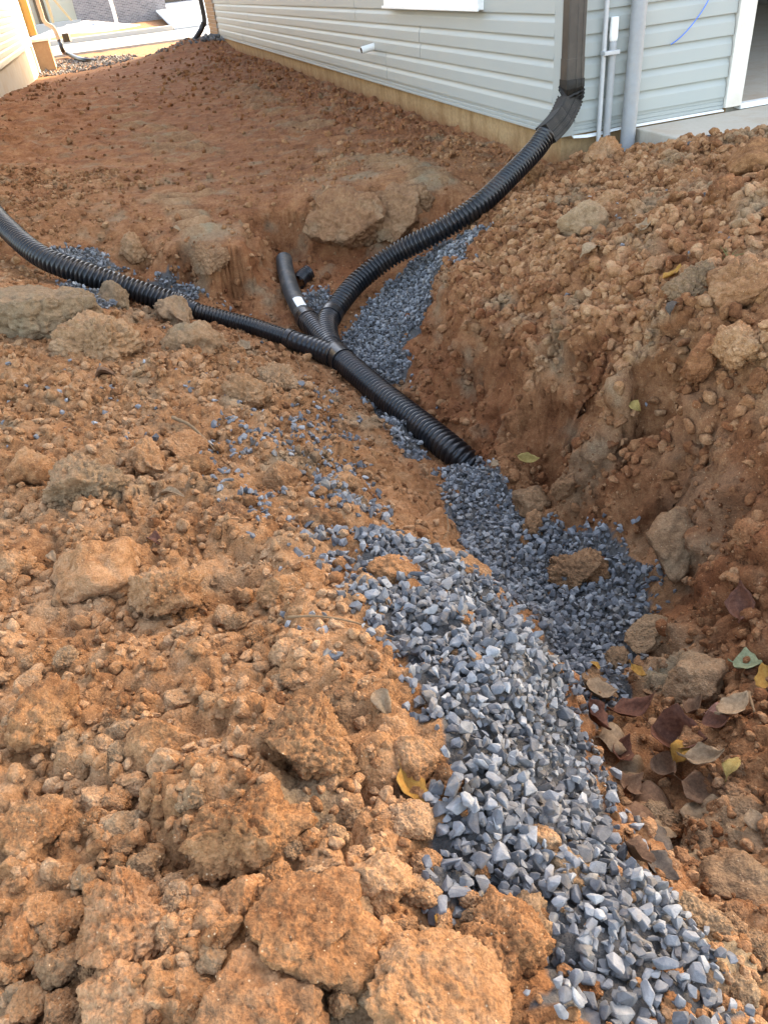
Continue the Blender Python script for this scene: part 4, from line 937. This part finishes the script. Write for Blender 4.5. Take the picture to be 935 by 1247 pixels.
# clods one can pick out: px, py, width px, flatness, mesh, dry, clay, label
BIG = [
 (42,1000,86,.8,13,1,.0,'tan wedge-shaped clod alone on the crumbly soil'),
 (300,1005,130,.8,0,1,.0,'large knobbly tan clod with ragged edge near the mound middle'),
 (165,1110,140,.55,2,.75,.0,'broad reddish-brown clod sunk in the soil below the wedge-shaped clod'),
 (375,1125,160,.55,14,.9,.0,'cracked tan slab of clay above the lone blue stone'),
 (340,1205,200,.5,15,.65,.0,'wide red-brown clay slab under the crack carrying a blue stone'),
 (522,1195,190,.7,13,1,.1,'largest flat-faced tan clay boulder with a white quartz spot'),
 (612,1140,120,.75,0,1,0,'rough tan boulder pressed against the gravel spill'),
 (85,1165,70,.8,4,1,.45,'pale sandy clod with a whitish crust'),
 (455,1070,90,.8,8,1,.0,'crumbly tan clod beside the clay slab crack'),
 (500,925,58,.9,5,1,0,'tan block standing at the gravel edge above the orange leaf'),
 (500,1000,56,.9,1,1,0,'upright tan lump under the orange leaf'),
 (545,955,36,.9,6,1,0,'small tan cube-like clod stuck in the gravel edge'),
 (528,990,44,.9,9,1,0,'rounded tan clod touching the gravel next to the upright lump'),
 (480,690,64,.7,10,1,0,'tan clod half ringed by gravel on the mound ridge'),
 (560,690,74,.5,3,1,.1,'flat tan clod capping the ridge over the trench'),
 (340,580,44,.9,5,1,.1,'pale tan clod among scattered stones on the slope'),
 (420,590,42,.7,1,1,.1,'yellowish clod lying on the stone scatter near the ridge'),
 (345,720,60,.8,8,1,0,'dark tan lump left of the gravel spill head'),
 (395,640,46,.8,6,.8,0,'brown clod between two patches of stones'),
 (355,800,46,.7,5,1,.1,'orange-tan clod next to an olive one above the slumped soil'),
 (352,828,38,.7,9,.8,.7,'olive-grey clod below the orange-tan one'),
 (185,565,62,1,4,.9,0,'upright rounded brown clod on the slope below the pipe'),
 (237,572,40,.7,6,.9,0,'smooth brown clod beside the upright rounded one'),
 (225,540,54,.6,3,.8,0,'flat reddish clod behind the upright rounded one'),
 (110,590,96,.7,2,.8,.6,'olive clay lump on the left slope'),
 (200,715,90,.7,0,1,0,'large tan lump split by shadowed cracks mid-slope'),
 (120,690,110,.6,7,.9,0,'broad low tan clod behind the dry leaf'),
 (280,625,50,.7,10,.9,.2,'tan clod with flat top by the red leaf'),
 (45,570,70,.7,11,1,0,'chunky tan clod at the left picture edge of the slope'),
 (20,690,60,.7,1,1,0,'smooth pinkish clod resting on crumbs at the left edge'),
 (45,376,150,.5,12,.5,1,'big grey-brown compacted block in front of the wide pipe'),
 (140,365,42,1.1,5,.5,.9,'upright grey clay wedge leaning on the wide pipe'),
 (120,410,100,.5,2,.9,.4,'pale crusted clod in front of the grey wedge'),
 (235,415,80,.6,8,.8,.6,'olive clod with lumpy top under the narrow pipe'),
 (215,385,70,.5,4,.5,.8,'grey flat clod hugging the pipe reducer'),
 (340,465,54,.8,0,.9,.4,'yellowish clod near the branch fitting on the mound side'),
 (300,480,50,.7,6,.9,.2,'tan clod below the pale leaf on the slope'),
 (712,270,56,.8,5,.8,.8,'grey rounded rock on the right mound near the conduits'),
 (850,345,66,.6,2,.7,.7,'grey-tan layered clod by the yellow leaf on the right mound'),
 (800,322,34,.8,9,.6,.3,'brown cobble beside the layered clod'),
 (880,240,50,.7,6,.5,0,'red-brown lump near the right frame edge of the mound'),
 (905,340,80,.8,10,.6,.1,'large orange lump at the right frame edge below the grass tuft'),
 (900,415,60,.7,0,.9,0,'tan knobbly clod low on the right mound'),
 (860,425,60,.7,3,.4,0,'red clod beside the tan knobbly one'),
 (745,245,44,.7,1,.9,0,'smooth tan clod behind the grey rock'),
 (650,215,40,.7,8,.9,0,'tan clod at the foot of the foundation corner'),
 (735,190,52,.7,4,.9,0,'pinkish tan clod at the base of the thick conduit'),
 (920,195,70,.6,7,.8,0,'tan clod crowning the mound before the slab'),
 (650,610,46,.9,5,.8,.5,'square olive clod at the trench foot below the cut bank'),
 (650,640,32,.9,6,.8,.3,'round olive clod lying on trench gravel'),
 (690,590,40,.8,9,.7,.3,'olive clod next to the square one at the bank foot'),
 (700,690,66,.6,2,.7,.35,'cluster-like brown clod on the trench gravel by the maroon leaf'),
 (725,695,36,.7,0,.7,.2,'small brown clod under the maroon leaf'),
 (825,660,80,.7,11,.5,.5,'broken grey-brown block fallen from the cut bank'),
 (790,772,54,.7,3,.7,.7,'pale clay chunk beside the trench gravel'),
 (850,820,76,.6,7,.6,.6,'olive-brown clod left of the green leaf'),
 (912,660,44,.8,1,.4,0,'red-brown lump on the bank at the right edge'),
 (750,800,50,.5,8,.7,.6,'flat olive clod near the brown leaves'),
 (660,1020,40,.8,5,.9,.3,'orange-brown clod embedded in the gravel spill'),
 (700,1065,60,.5,10,.7,.9,'olive patch of clay in the gravel spill'),
 (640,1110,50,.7,6,.8,.8,'olive clod under the spilled stones'),
 (850,1130,70,.7,2,.8,.7,'yellowish crumbly clod beside the lower gravel'),
 (890,1205,60,.8,4,.8,.9,'olive-tan rounded clod at the lower right corner'),
 (905,1070,110,.55,7,.7,.6,'broad olive clay mass right of the dark leaf'),
 (900,960,50,.7,9,.5,.3,'brown clod among the leaves near the right edge'),
 (800,990,46,.7,0,.7,.6,'grey-brown lump beside the folded leaf'),
 (900,930,40,.7,1,.6,.4,'round brown clod behind the folded leaf'),
 (256,312,46,.45,2,.45,.45,'grey clay corner block on the lip behind the wide pipe'),
 (165,300,40,.7,8,.6,.3,'tan lump on the bank lip left of the grey corner block'),
 (505,244,46,.4,2,.45,.5,'grey cut block on the lip left of the curved pipe'),
 (428,268,96,.95,12,.25,.35,'blocky red-brown ledge of cut clay jutting out behind the pipe junction'),
 (485,258,70,.9,14,.3,.45,'grey-topped cut clay block next to the jutting ledge'),
 (725,830,50,.6,10,.8,.4,'tan flake-like clod at the leaf ditch'),
 (450,720,56,.6,8,1,0,'tan clod amid stones at the left of the spill'),
 (290,1090,70,.8,5,.8,0,'dark tan clod wedged between the knobbly clod and the slab'),
 (30,1130,80,.7,9,.8,0,'reddish clod at the lower left edge'),
 (150,1215,90,.7,10,.9,0,'lumpy tan clod at the bottom edge left'),
 (60,880,90,.7,6,1,0,'flattish tan clod above the wedge-shaped one'),
 (200,900,80,.7,11,.95,0,'tan clod with dark crack below mid-slope'),
 (380,900,120,.7,2,1,.1,'big slumped tan mass beside the gravel edge'),
]
def sdepth(p): return float((p - CAM) @ _f)
def ground_normal(x, y):
    e = .06; a = base([x, x + e, x - e, x, x], [y, y, y, y + e, y - e])[:, 0]; n = np.array([-(a[1] - a[2]) / (2 * e), -(a[3] - a[4]) / (2 * e), 1.0]); return n / np.linalg.norm(n)
def put_clod(x, y, size, flat, k, tawny, cl, label, group, sink=.22, turn=None):
    P_, n_, _, _ = surf([x], [y]); n_ = ground_normal(x, y)
    o = link('soil_clod', cmesh[k]); q_ = Vector(n_).to_track_quat('Z', 'Y') @ Matrix.Rotation(turn if turn is not None else rng.uniform(0, 6.28), 3, 'Z').to_quaternion()
    s_ = size / 2
    b0 = base([x], [y])[0, 0]; p_ = np.array([x, y, .5 * b0 + .5 * P_[0, 2]]) + n_ * s_ * flat * (.5 - sink)
    o.matrix_world = Matrix.Translation(p_) @ q_.to_matrix().to_4x4() @ Matrix.Diagonal((s_, s_, s_ * (.55 + flat * .6), 1))
    o.color = (float(tawny), float(cl) * .62, 0, 1)
    return tag(o, label, 'clod', group)
for (px, py, w, fl, k, dr, cl, lab) in BIG:
    p = hit(px, py + w * .12); put_clod(p[0], p[1], w * sdepth(p) / FPX * 1.02, fl, k, dr, cl, lab, 'big clods picked out of the spoil')
# the rest: a size spread from fist to crumb
NC = 35000
cx_ = rng.uniform(-2.7, 2.9, NC * 3); cy_ = .15 + np.where(rng.random(NC * 3) < .90, 6.3 * rng.random(NC * 3) ** 1.9, 15 * rng.random(NC * 3))
yn = 16000; yu = np.where(rng.random(yn) < .35, -.05 - np.abs(rng.normal(0, .55, yn)), np.where(rng.random(yn) < .35, -4.25 + np.abs(rng.normal(0, .6, yn)), rng.uniform(-4.2, -.1, yn))); yv = 1.0 + 15 * rng.random(yn) ** 1.3
yk = rng.random(yn) < .25 + .75 * sstep(fbm(np.stack([yu * 1.2, yv * .8, 0 * yu], 1), 3, 83), -.1, .4); yu, yv = yu[yk][:1500], yv[yk][:1500]; n_yard = len(yu)
mxx, myy = rng.uniform(.2, 2.6, 12000), rng.uniform(1.3, 4.9, 12000); mk = (base(mxx, myy)[:, 0] > .34) & (rng.random(12000) < .25 + .75 * sstep(fbm(np.stack([mxx, myy, 0 * mxx], 1) * 2.5, 3, 84), -.3, .3)); mxx, myy = mxx[mk][:5200], myy[mk][:5200]; n_mound = len(mxx)
cx_ = np.concatenate([K[0] + HX[0] * yu + HV[0] * yv, mxx, cx_]); cy_ = np.concatenate([K[1] + HX[1] * yu + HV[1] * yv, myy, cy_]); n_yard += n_mound
cb_ = base(cx_, cy_); inden = np.zeros(len(cx_), bool)
for g, _, _ in DENSE: inden |= inside(g, cx_, cy_)
hu = (np.stack([cx_, cy_], 1) - K[:2]) @ HX[:2]; hv_ = (np.stack([cx_, cy_], 1) - K[:2]) @ HV[:2]
q0 = np.stack([cx_, cy_, cb_[:, 0]], 1); uu, vv, ww = screen(q0)
cl_n = fbm(q0 * 3.2, 2, 81)
slp = np.clip(np.hypot(base(cx_ + .05, cy_)[:, 0] - cb_[:, 0], base(cx_, cy_ + .05)[:, 0] - cb_[:, 0]) / .05, 0, 2)
keep = ((np.arange(len(cx_)) < n_yard) | (rng.random(len(cx_)) < (np.clip(cb_[:, 1] * 1.15 - .28, .05, 1) + .25 * slp) * (.35 + .65 * sstep(cl_n, -.5, .35)))) & (~inden | (rng.random(len(cx_)) < .13)) & ~((hu > -.05) & (hv_ > -.12)) & ~((hu > .45) & (hv_ > -.95)) & (uu > -60) & (uu < 995) & (vv > -10) & (vv < 1300) & (ww > .25)
cx_, cy_, cb_ = cx_[keep][:NC], cy_[keep][:NC], cb_[keep][:NC]
n = len(cx_); sz = np.where(rng.random(n) < .30, rng.uniform(.011, .026, n), .0072 * (1 - rng.random(n)) ** (-.52)); sz = np.clip(sz, .0055, .036) * (1 + .14 * np.clip(cy_ - 1.5, 0, 12))
sz = np.where((cx_ > .2) & (cy_ > 1.6) & (cy_ < 4.9) & (cb_[:, 0] > .34) & (rng.random(n) < .3), np.maximum(sz, rng.uniform(.02, .05, n)), sz)
sz = np.where(cb_[:, 1] < .5, np.minimum(sz, .03 + .004 * cy_), sz)
CPos, CN, _, _ = surf(cx_, cy_); CPos = CPos + CN * (sz * rng.uniform(-.05, .3, n))[:, None]
uu, vv, ww = screen(CPos); vis = (uu > 5) & (uu < 930) & (vv > 20) & (vv < 1243)
sc_ = np.where(vis, sz / ww, 0); order = np.argsort(-sc_); nbig = 300 - len(BIG); ctop = order[:nbig]
def region(x, y, u, v):
    if y > 4.2 and u < 600: return 'plain red-brown clod on the levelled yard between the houses', 'clods on the levelled yard'
    if u > 560 and v < 620: return 'ordinary crumbly clod on the spoil mound before the garage', 'clods on the garage-side mound'
    if u > 640 and v >= 620: return 'ordinary clod in the leaf-strewn ditch beside the gravel spill', 'clods in the leaf ditch'
    if v < 560: return 'ordinary crumbly clod on the slope between the wide pipe and the stones', 'clods on the slope below the pipe'
    if v < 860: return 'ordinary tan clod on the crumbly mid-slope of the near mound', 'clods on the near mound slope'
    return 'ordinary tan clod among the big clay boulders of the near mound', 'clods among the big boulders'
for i in ctop:
    put_clod(cx_[i], cy_[i], sz[i] * 1.25, rng.uniform(.65, .95), int(rng.integers(0, 12)), float(np.clip(cb_[i, 2] + rng.uniform(-.15, .2), 0, 1)), float(rng.choice([0, 0, 0, .3, .6])), *region(cx_[i], cy_[i], uu[i], vv[i]), .25)
rest = np.ones(n, bool); rest[ctop] = False; rest = np.where(rest)[0]
px_size = sz * FPX / ww
mid = rest[px_size[rest] > 9]; mid = mid[np.argsort(-px_size[mid])][:9500]; small = np.setdiff1d(rest, mid)
SH2 = [(clod_shape(I2[0], 300 + s, 1.3, True) * (1 + .16 * (np.random.default_rng(s).random((len(I2[0]), 1)) - .5)) * .5, I2[1]) for s in range(10)]; SH1 = [(clod_shape(I1[0], 330 + s, 1, False) * .5, I1[1]) for s in range(10)]
def crumbs(name, sel, shapes, lab, smooth):
    kk = rng.integers(0, len(shapes), len(sel)); me, own = scatter_mesh(name, shapes, kk, CPos[sel], rotm(len(sel)), sz[sel] * 1.15)
    attr(me, 'tint', rng.random(len(sel))[own]); attr(me, 'tawny', np.clip(cb_[sel, 2] + .08 + rng.normal(0, .18, len(sel)), 0, 1)[own])
    if smooth: me.polygons.foreach_set('use_smooth', np.ones(len(me.polygons), bool))
    tag(link(name, me, M['crumb']), lab, 'soil', kind='stuff')
big_px = mid[np.argsort(-px_size[mid])][:1900]; mid = np.setdiff1d(mid, big_px)
SH3 = [(clod_shape(ico(3)[0], 360 + s, .75, True, s % 2 == 0) * .5, ico(3)[1]) for s in range(8)]
crumbs('soil_lumps', big_px, SH3, 'small lumps of dug soil strewn over the mounds', True)
crumbs('soil_crumbs', np.concatenate([mid]), SH2, 'crumbs of dug soil strewn over the mounds', False)
crumbs('soil_grit', small, SH1, 'fine grit of dug soil over mounds and yard', False)

# ------------------------------------------------------------------ fallen leaves
def leaf_mat(name, c1, c2, rough=.8):
    m, n, l, b = new_mat(name); tc = n.new('ShaderNodeTexCoord'); co = tc.outputs['Object']
    t = noise_node(n, l, 14, 6, .65, co); t2 = noise_node(n, l, 60, 4, .6, co)
    r_ = ramp(n, [(.35, c1), (.65, c2)]); l.new(t.outputs[0], r_.inputs[0])
    wv = n.new('ShaderNodeTexWave'); wv.inputs['Scale'].default_value = 26; wv.inputs['Distortion'].default_value = 1.2; wv.bands_direction = 'DIAGONAL'; l.new(co, wv.inputs['Vector'])
    c = mixc(n, l, mathn(n, l, 'MULTIPLY', wv.outputs['Fac'], .22), r_.outputs[0], tuple(x * .55 for x in c1))
    l.new(c, b.inputs['Base Color']); b.inputs['Roughness'].default_value = rough; b.inputs['Specular IOR Level'].default_value = .15
    bp = n.new('ShaderNodeBump'); bp.inputs['Strength'].default_value = .35; bp.inputs['Distance'].default_value = .002; l.new(t2.outputs[0], bp.inputs['Height']); l.new(bp.outputs[0], b.inputs['Normal'])
    return m
LM = {'tan': leaf_mat('tan_leaf', (.19, .115, .062), (.31, .205, .12)), 'red': leaf_mat('maroon_leaf', (.075, .026, .014), (.16, .062, .034), .6), 'brown': leaf_mat('brown_leaf', (.11, .055, .03), (.20, .11, .062)),
      'orange': leaf_mat('orange_leaf', (.26, .115, .022), (.36, .19, .045)), 'yellow': leaf_mat('yellow_leaf', (.25, .16, .045), (.33, .23, .08)), 'green': leaf_mat('pale_green_leaf', (.17, .17, .085), (.25, .245, .135)), 'grey': leaf_mat('dark_damp_leaf', (.05, .036, .028), (.10, .075, .055), .6), 'pink': leaf_mat('pinkish_leaf', (.23, .10, .07), (.32, .17, .12))}
def leaf_mesh(seed, ratio, fold, curl):
    r = np.random.default_rng(seed); nl, nw = 17, 7; bm = bmesh.new(); vs_ = []; cs = r.choice([-1, 1]) * curl * 2.8; fold = fold * r.uniform(.8, 2.2); tw = r.uniform(-.5, .5)
    for i in range(nl):
        t = i / (nl - 1); tt = max(0, (t - .14) / .86); w = max(.012, ratio * .58 * (math.sin(math.pi * tt ** .8) ** .85) * (1.1 - .4 * tt) * (1 + .08 * math.sin(11 * t + seed) + .07 * math.sin(23 * t + 2 * seed)))
        row = []
        for j in range(nw):
            s = j / (nw - 1) * 2 - 1; x = t - .5; y = s * w * (1 + .05 * math.sin(t * 17 + seed))
            z = fold * abs(s) * w * 1.6 + cs * ((t - .5) ** 2 * 1.7) + tw * (t - .5) * s * w + .05 * math.sin(5 * t + seed) * s + .035 * min(1, w * 8) * math.sin(6 * s + 9 * t + seed * 2) + cs * .25 * (s * w * 2) ** 2
            row.append(bm.verts.new((x, y, z)))
        vs_.append(row)
    for i in range(nl - 1):
        for j in range(nw - 1): bm.faces.new((vs_[i][j], vs_[i + 1][j], vs_[i + 1][j + 1], vs_[i][j + 1]))
    bmesh.ops.recalc_face_normals(bm, faces=bm.faces[:]); bmesh.ops.solidify(bm, geom=bm.faces[:], thickness=.006)
    me = bpy.data.meshes.new('fallen_leaf'); bm.to_mesh(me); bm.free()
    for p_ in me.polygons: p_.use_smooth = True
    return me
# px, py, length px, heading deg on the ground, width ratio, fold, curl, colour, tilt, label
LEAVES = [
 (497,958,52,-58,.5,.18,.25,'orange',.5,'orange-brown spotted leaf leaning at the edge of the gravel spill'),
 (641,560,26,-25,.38,.3,.3,'yellow',.2,'yellow leaf at the foot of the cut bank'),
 (605,570,14,10,.6,.2,.2,'tan',.3,'tiny tan leaf by the pipe end'),
 (728,690,26,-50,.75,.15,.15,'red',.3,'maroon leaf on the trench clods'),
 (888,752,44,60,.55,.4,.3,'red',1.0,'dark maroon folded leaf propped against the bank'),
 (902,808,34,-40,.8,.15,.2,'green',.4,'pale green leaf in the ditch below the bank'),
 (932,822,34,80,.7,.2,.2,'orange',.9,'ochre leaf cut by the right frame edge'),
 (720,850,36,-10,.7,.2,.3,'tan',.2,'buff leaf at the head of the leaf ditch'),
 (770,878,52,8,.4,.3,.3,'red',.3,'long reddish leaf lying across the ditch'),
 (712,872,40,-60,.5,.3,.3,'red',.5,'curled rust-red leaf beside the buff one'),
 (720,822,22,-55,.4,.3,.3,'orange',.4,'small orange leaf on trench stones'),
 (780,835,26,-70,.4,.3,.3,'orange',.4,'narrow orange leaf standing in trench stones'),
 (870,875,40,-55,.45,.3,.2,'pink',.3,'pinkish narrow leaf on brown clods'),
 (902,890,44,20,.6,.15,.2,'tan',.2,'pale tan leaf right of the pinkish one'),
 (822,917,64,-40,.62,.35,.4,'red',.6,'glossy dark red folded leaf in the leaf pile'),
 (742,903,40,-15,.85,.2,.3,'tan',.4,'light brown leaf above the curled pair'),
 (765,932,46,-25,.6,.4,.5,'tan',.5,'curled pale leaf with dark underside by the spill edge'),
 (875,945,46,-20,.5,.3,.3,'tan',.3,'cream leaf right of the glossy red one'),
 (907,947,32,35,.45,.2,.2,'yellow',.3,'olive-yellow leaf near the right edge'),
 (855,965,50,-35,.6,.3,.4,'brown',.5,'brown cupped leaf below the glossy red one'),
 (848,990,46,70,.5,.5,.4,'tan',.7,'folded tan leaf standing on edge'),
 (792,975,50,-20,.75,.2,.3,'brown',.3,'taupe leaf above the broad brown one'),
 (778,1000,56,5,.75,.15,.2,'brown',.3,'broad brown leaf over the ditch'),
 (778,1020,50,-10,.7,.2,.2,'brown',.4,'dull brown leaf tucked under the broad one'),
 (786,1036,46,20,.75,.15,.2,'grey',.5,'nearly black damp leaf in the ditch'),
 (795,1060,40,-60,.7,.2,.3,'grey',.5,'dark brown leaf at the lower end of the ditch'),
 (758,955,40,35,.6,.4,.4,'brown',.5,'crumpled brown leaf half under the curled pale one'),
 (812,948,38,-70,.6,.3,.4,'brown',.5,'russet leaf tucked beside the glossy red one'),
 (835,935,34,20,.6,.4,.4,'orange',.4,'ochre-brown leaf under the glossy red one'),
 (868,985,36,-20,.6,.4,.4,'tan',.5,'straw leaf right of the standing folded leaf'),
 (800,1015,38,50,.6,.3,.4,'tan',.4,'pale leaf just right of the broad brown one'),
 (770,1048,36,-40,.65,.3,.3,'brown',.4,'muddy leaf left of the nearly black one'),
 (752,915,34,60,.6,.3,.4,'red',.4,'rust leaf between the spill edge and the curled pair'),
 (880,905,32,-10,.5,.3,.3,'red',.4,'dark red leaf below the pale tan one'),
 (845,870,30,30,.5,.4,.4,'brown',.4,'brown leaf left of the pinkish one'),
 (930,1012,28,80,.6,.2,.2,'tan',.6,'pale leaf edge at the right frame'),
 (298,432,24,-60,.5,.4,.3,'tan',.8,'pale curled leaf upright on the slope below the narrow pipe'),
 (128,455,28,15,.45,.4,.4,'brown',.3,'brown curled leaf on the left slope'),
 (208,607,30,-5,.22,.4,.2,'tan',.2,'thin straw-coloured leaf blade on the slope'),
 (190,662,28,-35,.35,.4,.3,'red',.5,'narrow red and tan leaf under the straw blade'),
 (62,676,18,-50,.5,.2,.2,'tan',.4,'small pale leaf on the broad low clod'),
 (722,315,24,5,.7,.2,.3,'tan',.3,'shell-like beige leaf on the right mound'),
 (783,284,24,55,.55,.15,.2,'tan',.6,'pale angular leaf above the brown cobble'),
 (816,336,26,15,.45,.2,.2,'orange',.2,'bright orange leaf left of the layered clod'),
 (828,397,20,30,.5,.3,.3,'grey',.4,'grey curled leaf under the layered clod'),
 (765,512,16,-60,.6,.2,.2,'yellow',.5,'yellow leaf scrap on the bank lip'),
 (465,868,36,-70,.5,.35,.4,'tan',.8,'pale curled leaf tip in the hollow left of the gravel'),
 (536,1112,18,85,.6,.2,.2,'orange',.8,'mustard leaf scrap above the largest boulder'),
 (400,420,20,15,.5,.2,.3,'tan',.4,'tan leaf beside the fitting collar'),
 (215,282,16,-30,.4,.2,.3,'tan',.3,'straw leaf on the bank behind the wide pipe'),
]
for i, (px, py, L_, hd, ra, fo, cu, colr, tl, lab) in enumerate(LEAVES):
    p = hit(px, py); P_, n_, _, _ = surf([p[0]], [p[1]]); size = L_ * sdepth(p) / FPX * 1.2
    me = leaf_mesh(500 + i, ra, fo, cu); me.materials.append(LM[colr]); o = link('fallen_leaf', me)
    gn = Vector(ground_normal(p[0], p[1])) * .7 + Vector((0, 0, .6)) + Vector((0, -tl * .5, 0)) + Vector(rng.normal(0, .12, 3)); gn.normalize()
    q_ = gn.to_track_quat('Z', 'X'); ax_ = Vector((math.cos(rad(hd)), math.sin(rad(hd)), 0)); ax_ = (ax_ - gn * ax_.dot(gn)).normalized(); ay = gn.cross(ax_)
    Rm = Matrix((ax_, ay, gn)).transposed().to_4x4()
    pos = Vector(P_[0]) + gn * (size * .10 + .014)
    o.matrix_world = Matrix.Translation(pos) @ Rm @ Matrix.Scale(size, 4)
    tag(o, lab, 'leaf', 'fallen leaves')

# ------------------------------------------------------------------ twigs, roots, grass
def twig(pts, r, label, lift=.012, cat='twig', mat=None):
    P_ = []
    for px, py in pts:
        h_ = hit(px, py); s_ = surf([h_[0]], [h_[1]])[0][0]; P_.append(s_ + np.array([0, 0, lift]))
    if r < .0025 and len(pts) == 4: a_, b_ = P_[0], P_[-1]; P_ = [a_ + (b_ - a_) * t + np.array([0, 0, .02 * math.sin(3.1 * t)]) for t in (0, .3, .65, 1)]
    L_ = np.array(P_); me = tube_mesh('twig', [p_ - L_[0] for p_ in P_], lambda s: r * (1.1 - .6 * s / s[-1]) * (1 + .15 * np.sin(s * 180)), .006, 8)
    o = link('twig', me, mat or M['twig']); o.location = P_[0]; return tag(o, label, cat, 'twigs and roots in the soil')
twig([(212, 512), (232, 520), (250, 532), (263, 547)], .0055, 'curved brown root lying on the slope below the wide pipe', .02)
twig([(355, 772), (400, 768), (445, 770), (480, 777)], .0022, 'thin straight twig crossing the head of the gravel spill', .025)
twig([(643, 772), (652, 780), (664, 790)], .003, 'short pale twig on the ridge over the trench', .015)
twig([(905, 845), (912, 862), (918, 880)], .004, 'grey broken stick by the pale tan leaf', .02)
twig([(538, 640), (543, 650), (540, 662)], .0018, 'wispy light root on the ridge near the pipe end', .02)
twig([(358, 440), (366, 452), (364, 466)], .0018, 'pale looped rootlet near the branch fitting', .02)
twig([(650, 242), (655, 228), (660, 218)], .0035, 'brown stick in the soil below the downspout elbow', .02)
gp = hit(885, 312); gs = surf([gp[0]], [gp[1]])[0][0]
tuft = tag(empty('grass_tuft', gs), 'small green grass tuft growing on the right mound', 'grass')
for i in range(14):
    a = rng.uniform(0, 6.28); L_ = rng.uniform(.03, .065); w = .0022; d = np.array([math.cos(a), math.sin(a), 0]) * L_ * rng.uniform(.4, .9); s = np.array([-math.sin(a), math.cos(a), 0]) * w
    V = []; 
    for t in (0, .4, .75, 1.0):
        c = d * t * t + np.array([0, 0, L_ * (t - .3 * t * t)]); k = (1 - t) + .08
        V += [c - s * k, c + s * k, c + np.array([0, 0, .0008])]
    F = []
    for j in range(3):
        b_ = 3 * j
        F += [(b_, b_ + 3, b_ + 5, b_ + 2), (b_ + 2, b_ + 5, b_ + 4, b_ + 1), (b_ + 1, b_ + 4, b_ + 3, b_)]
    link('blade', py_mesh('blade', V, F), M['grass'], tuft)
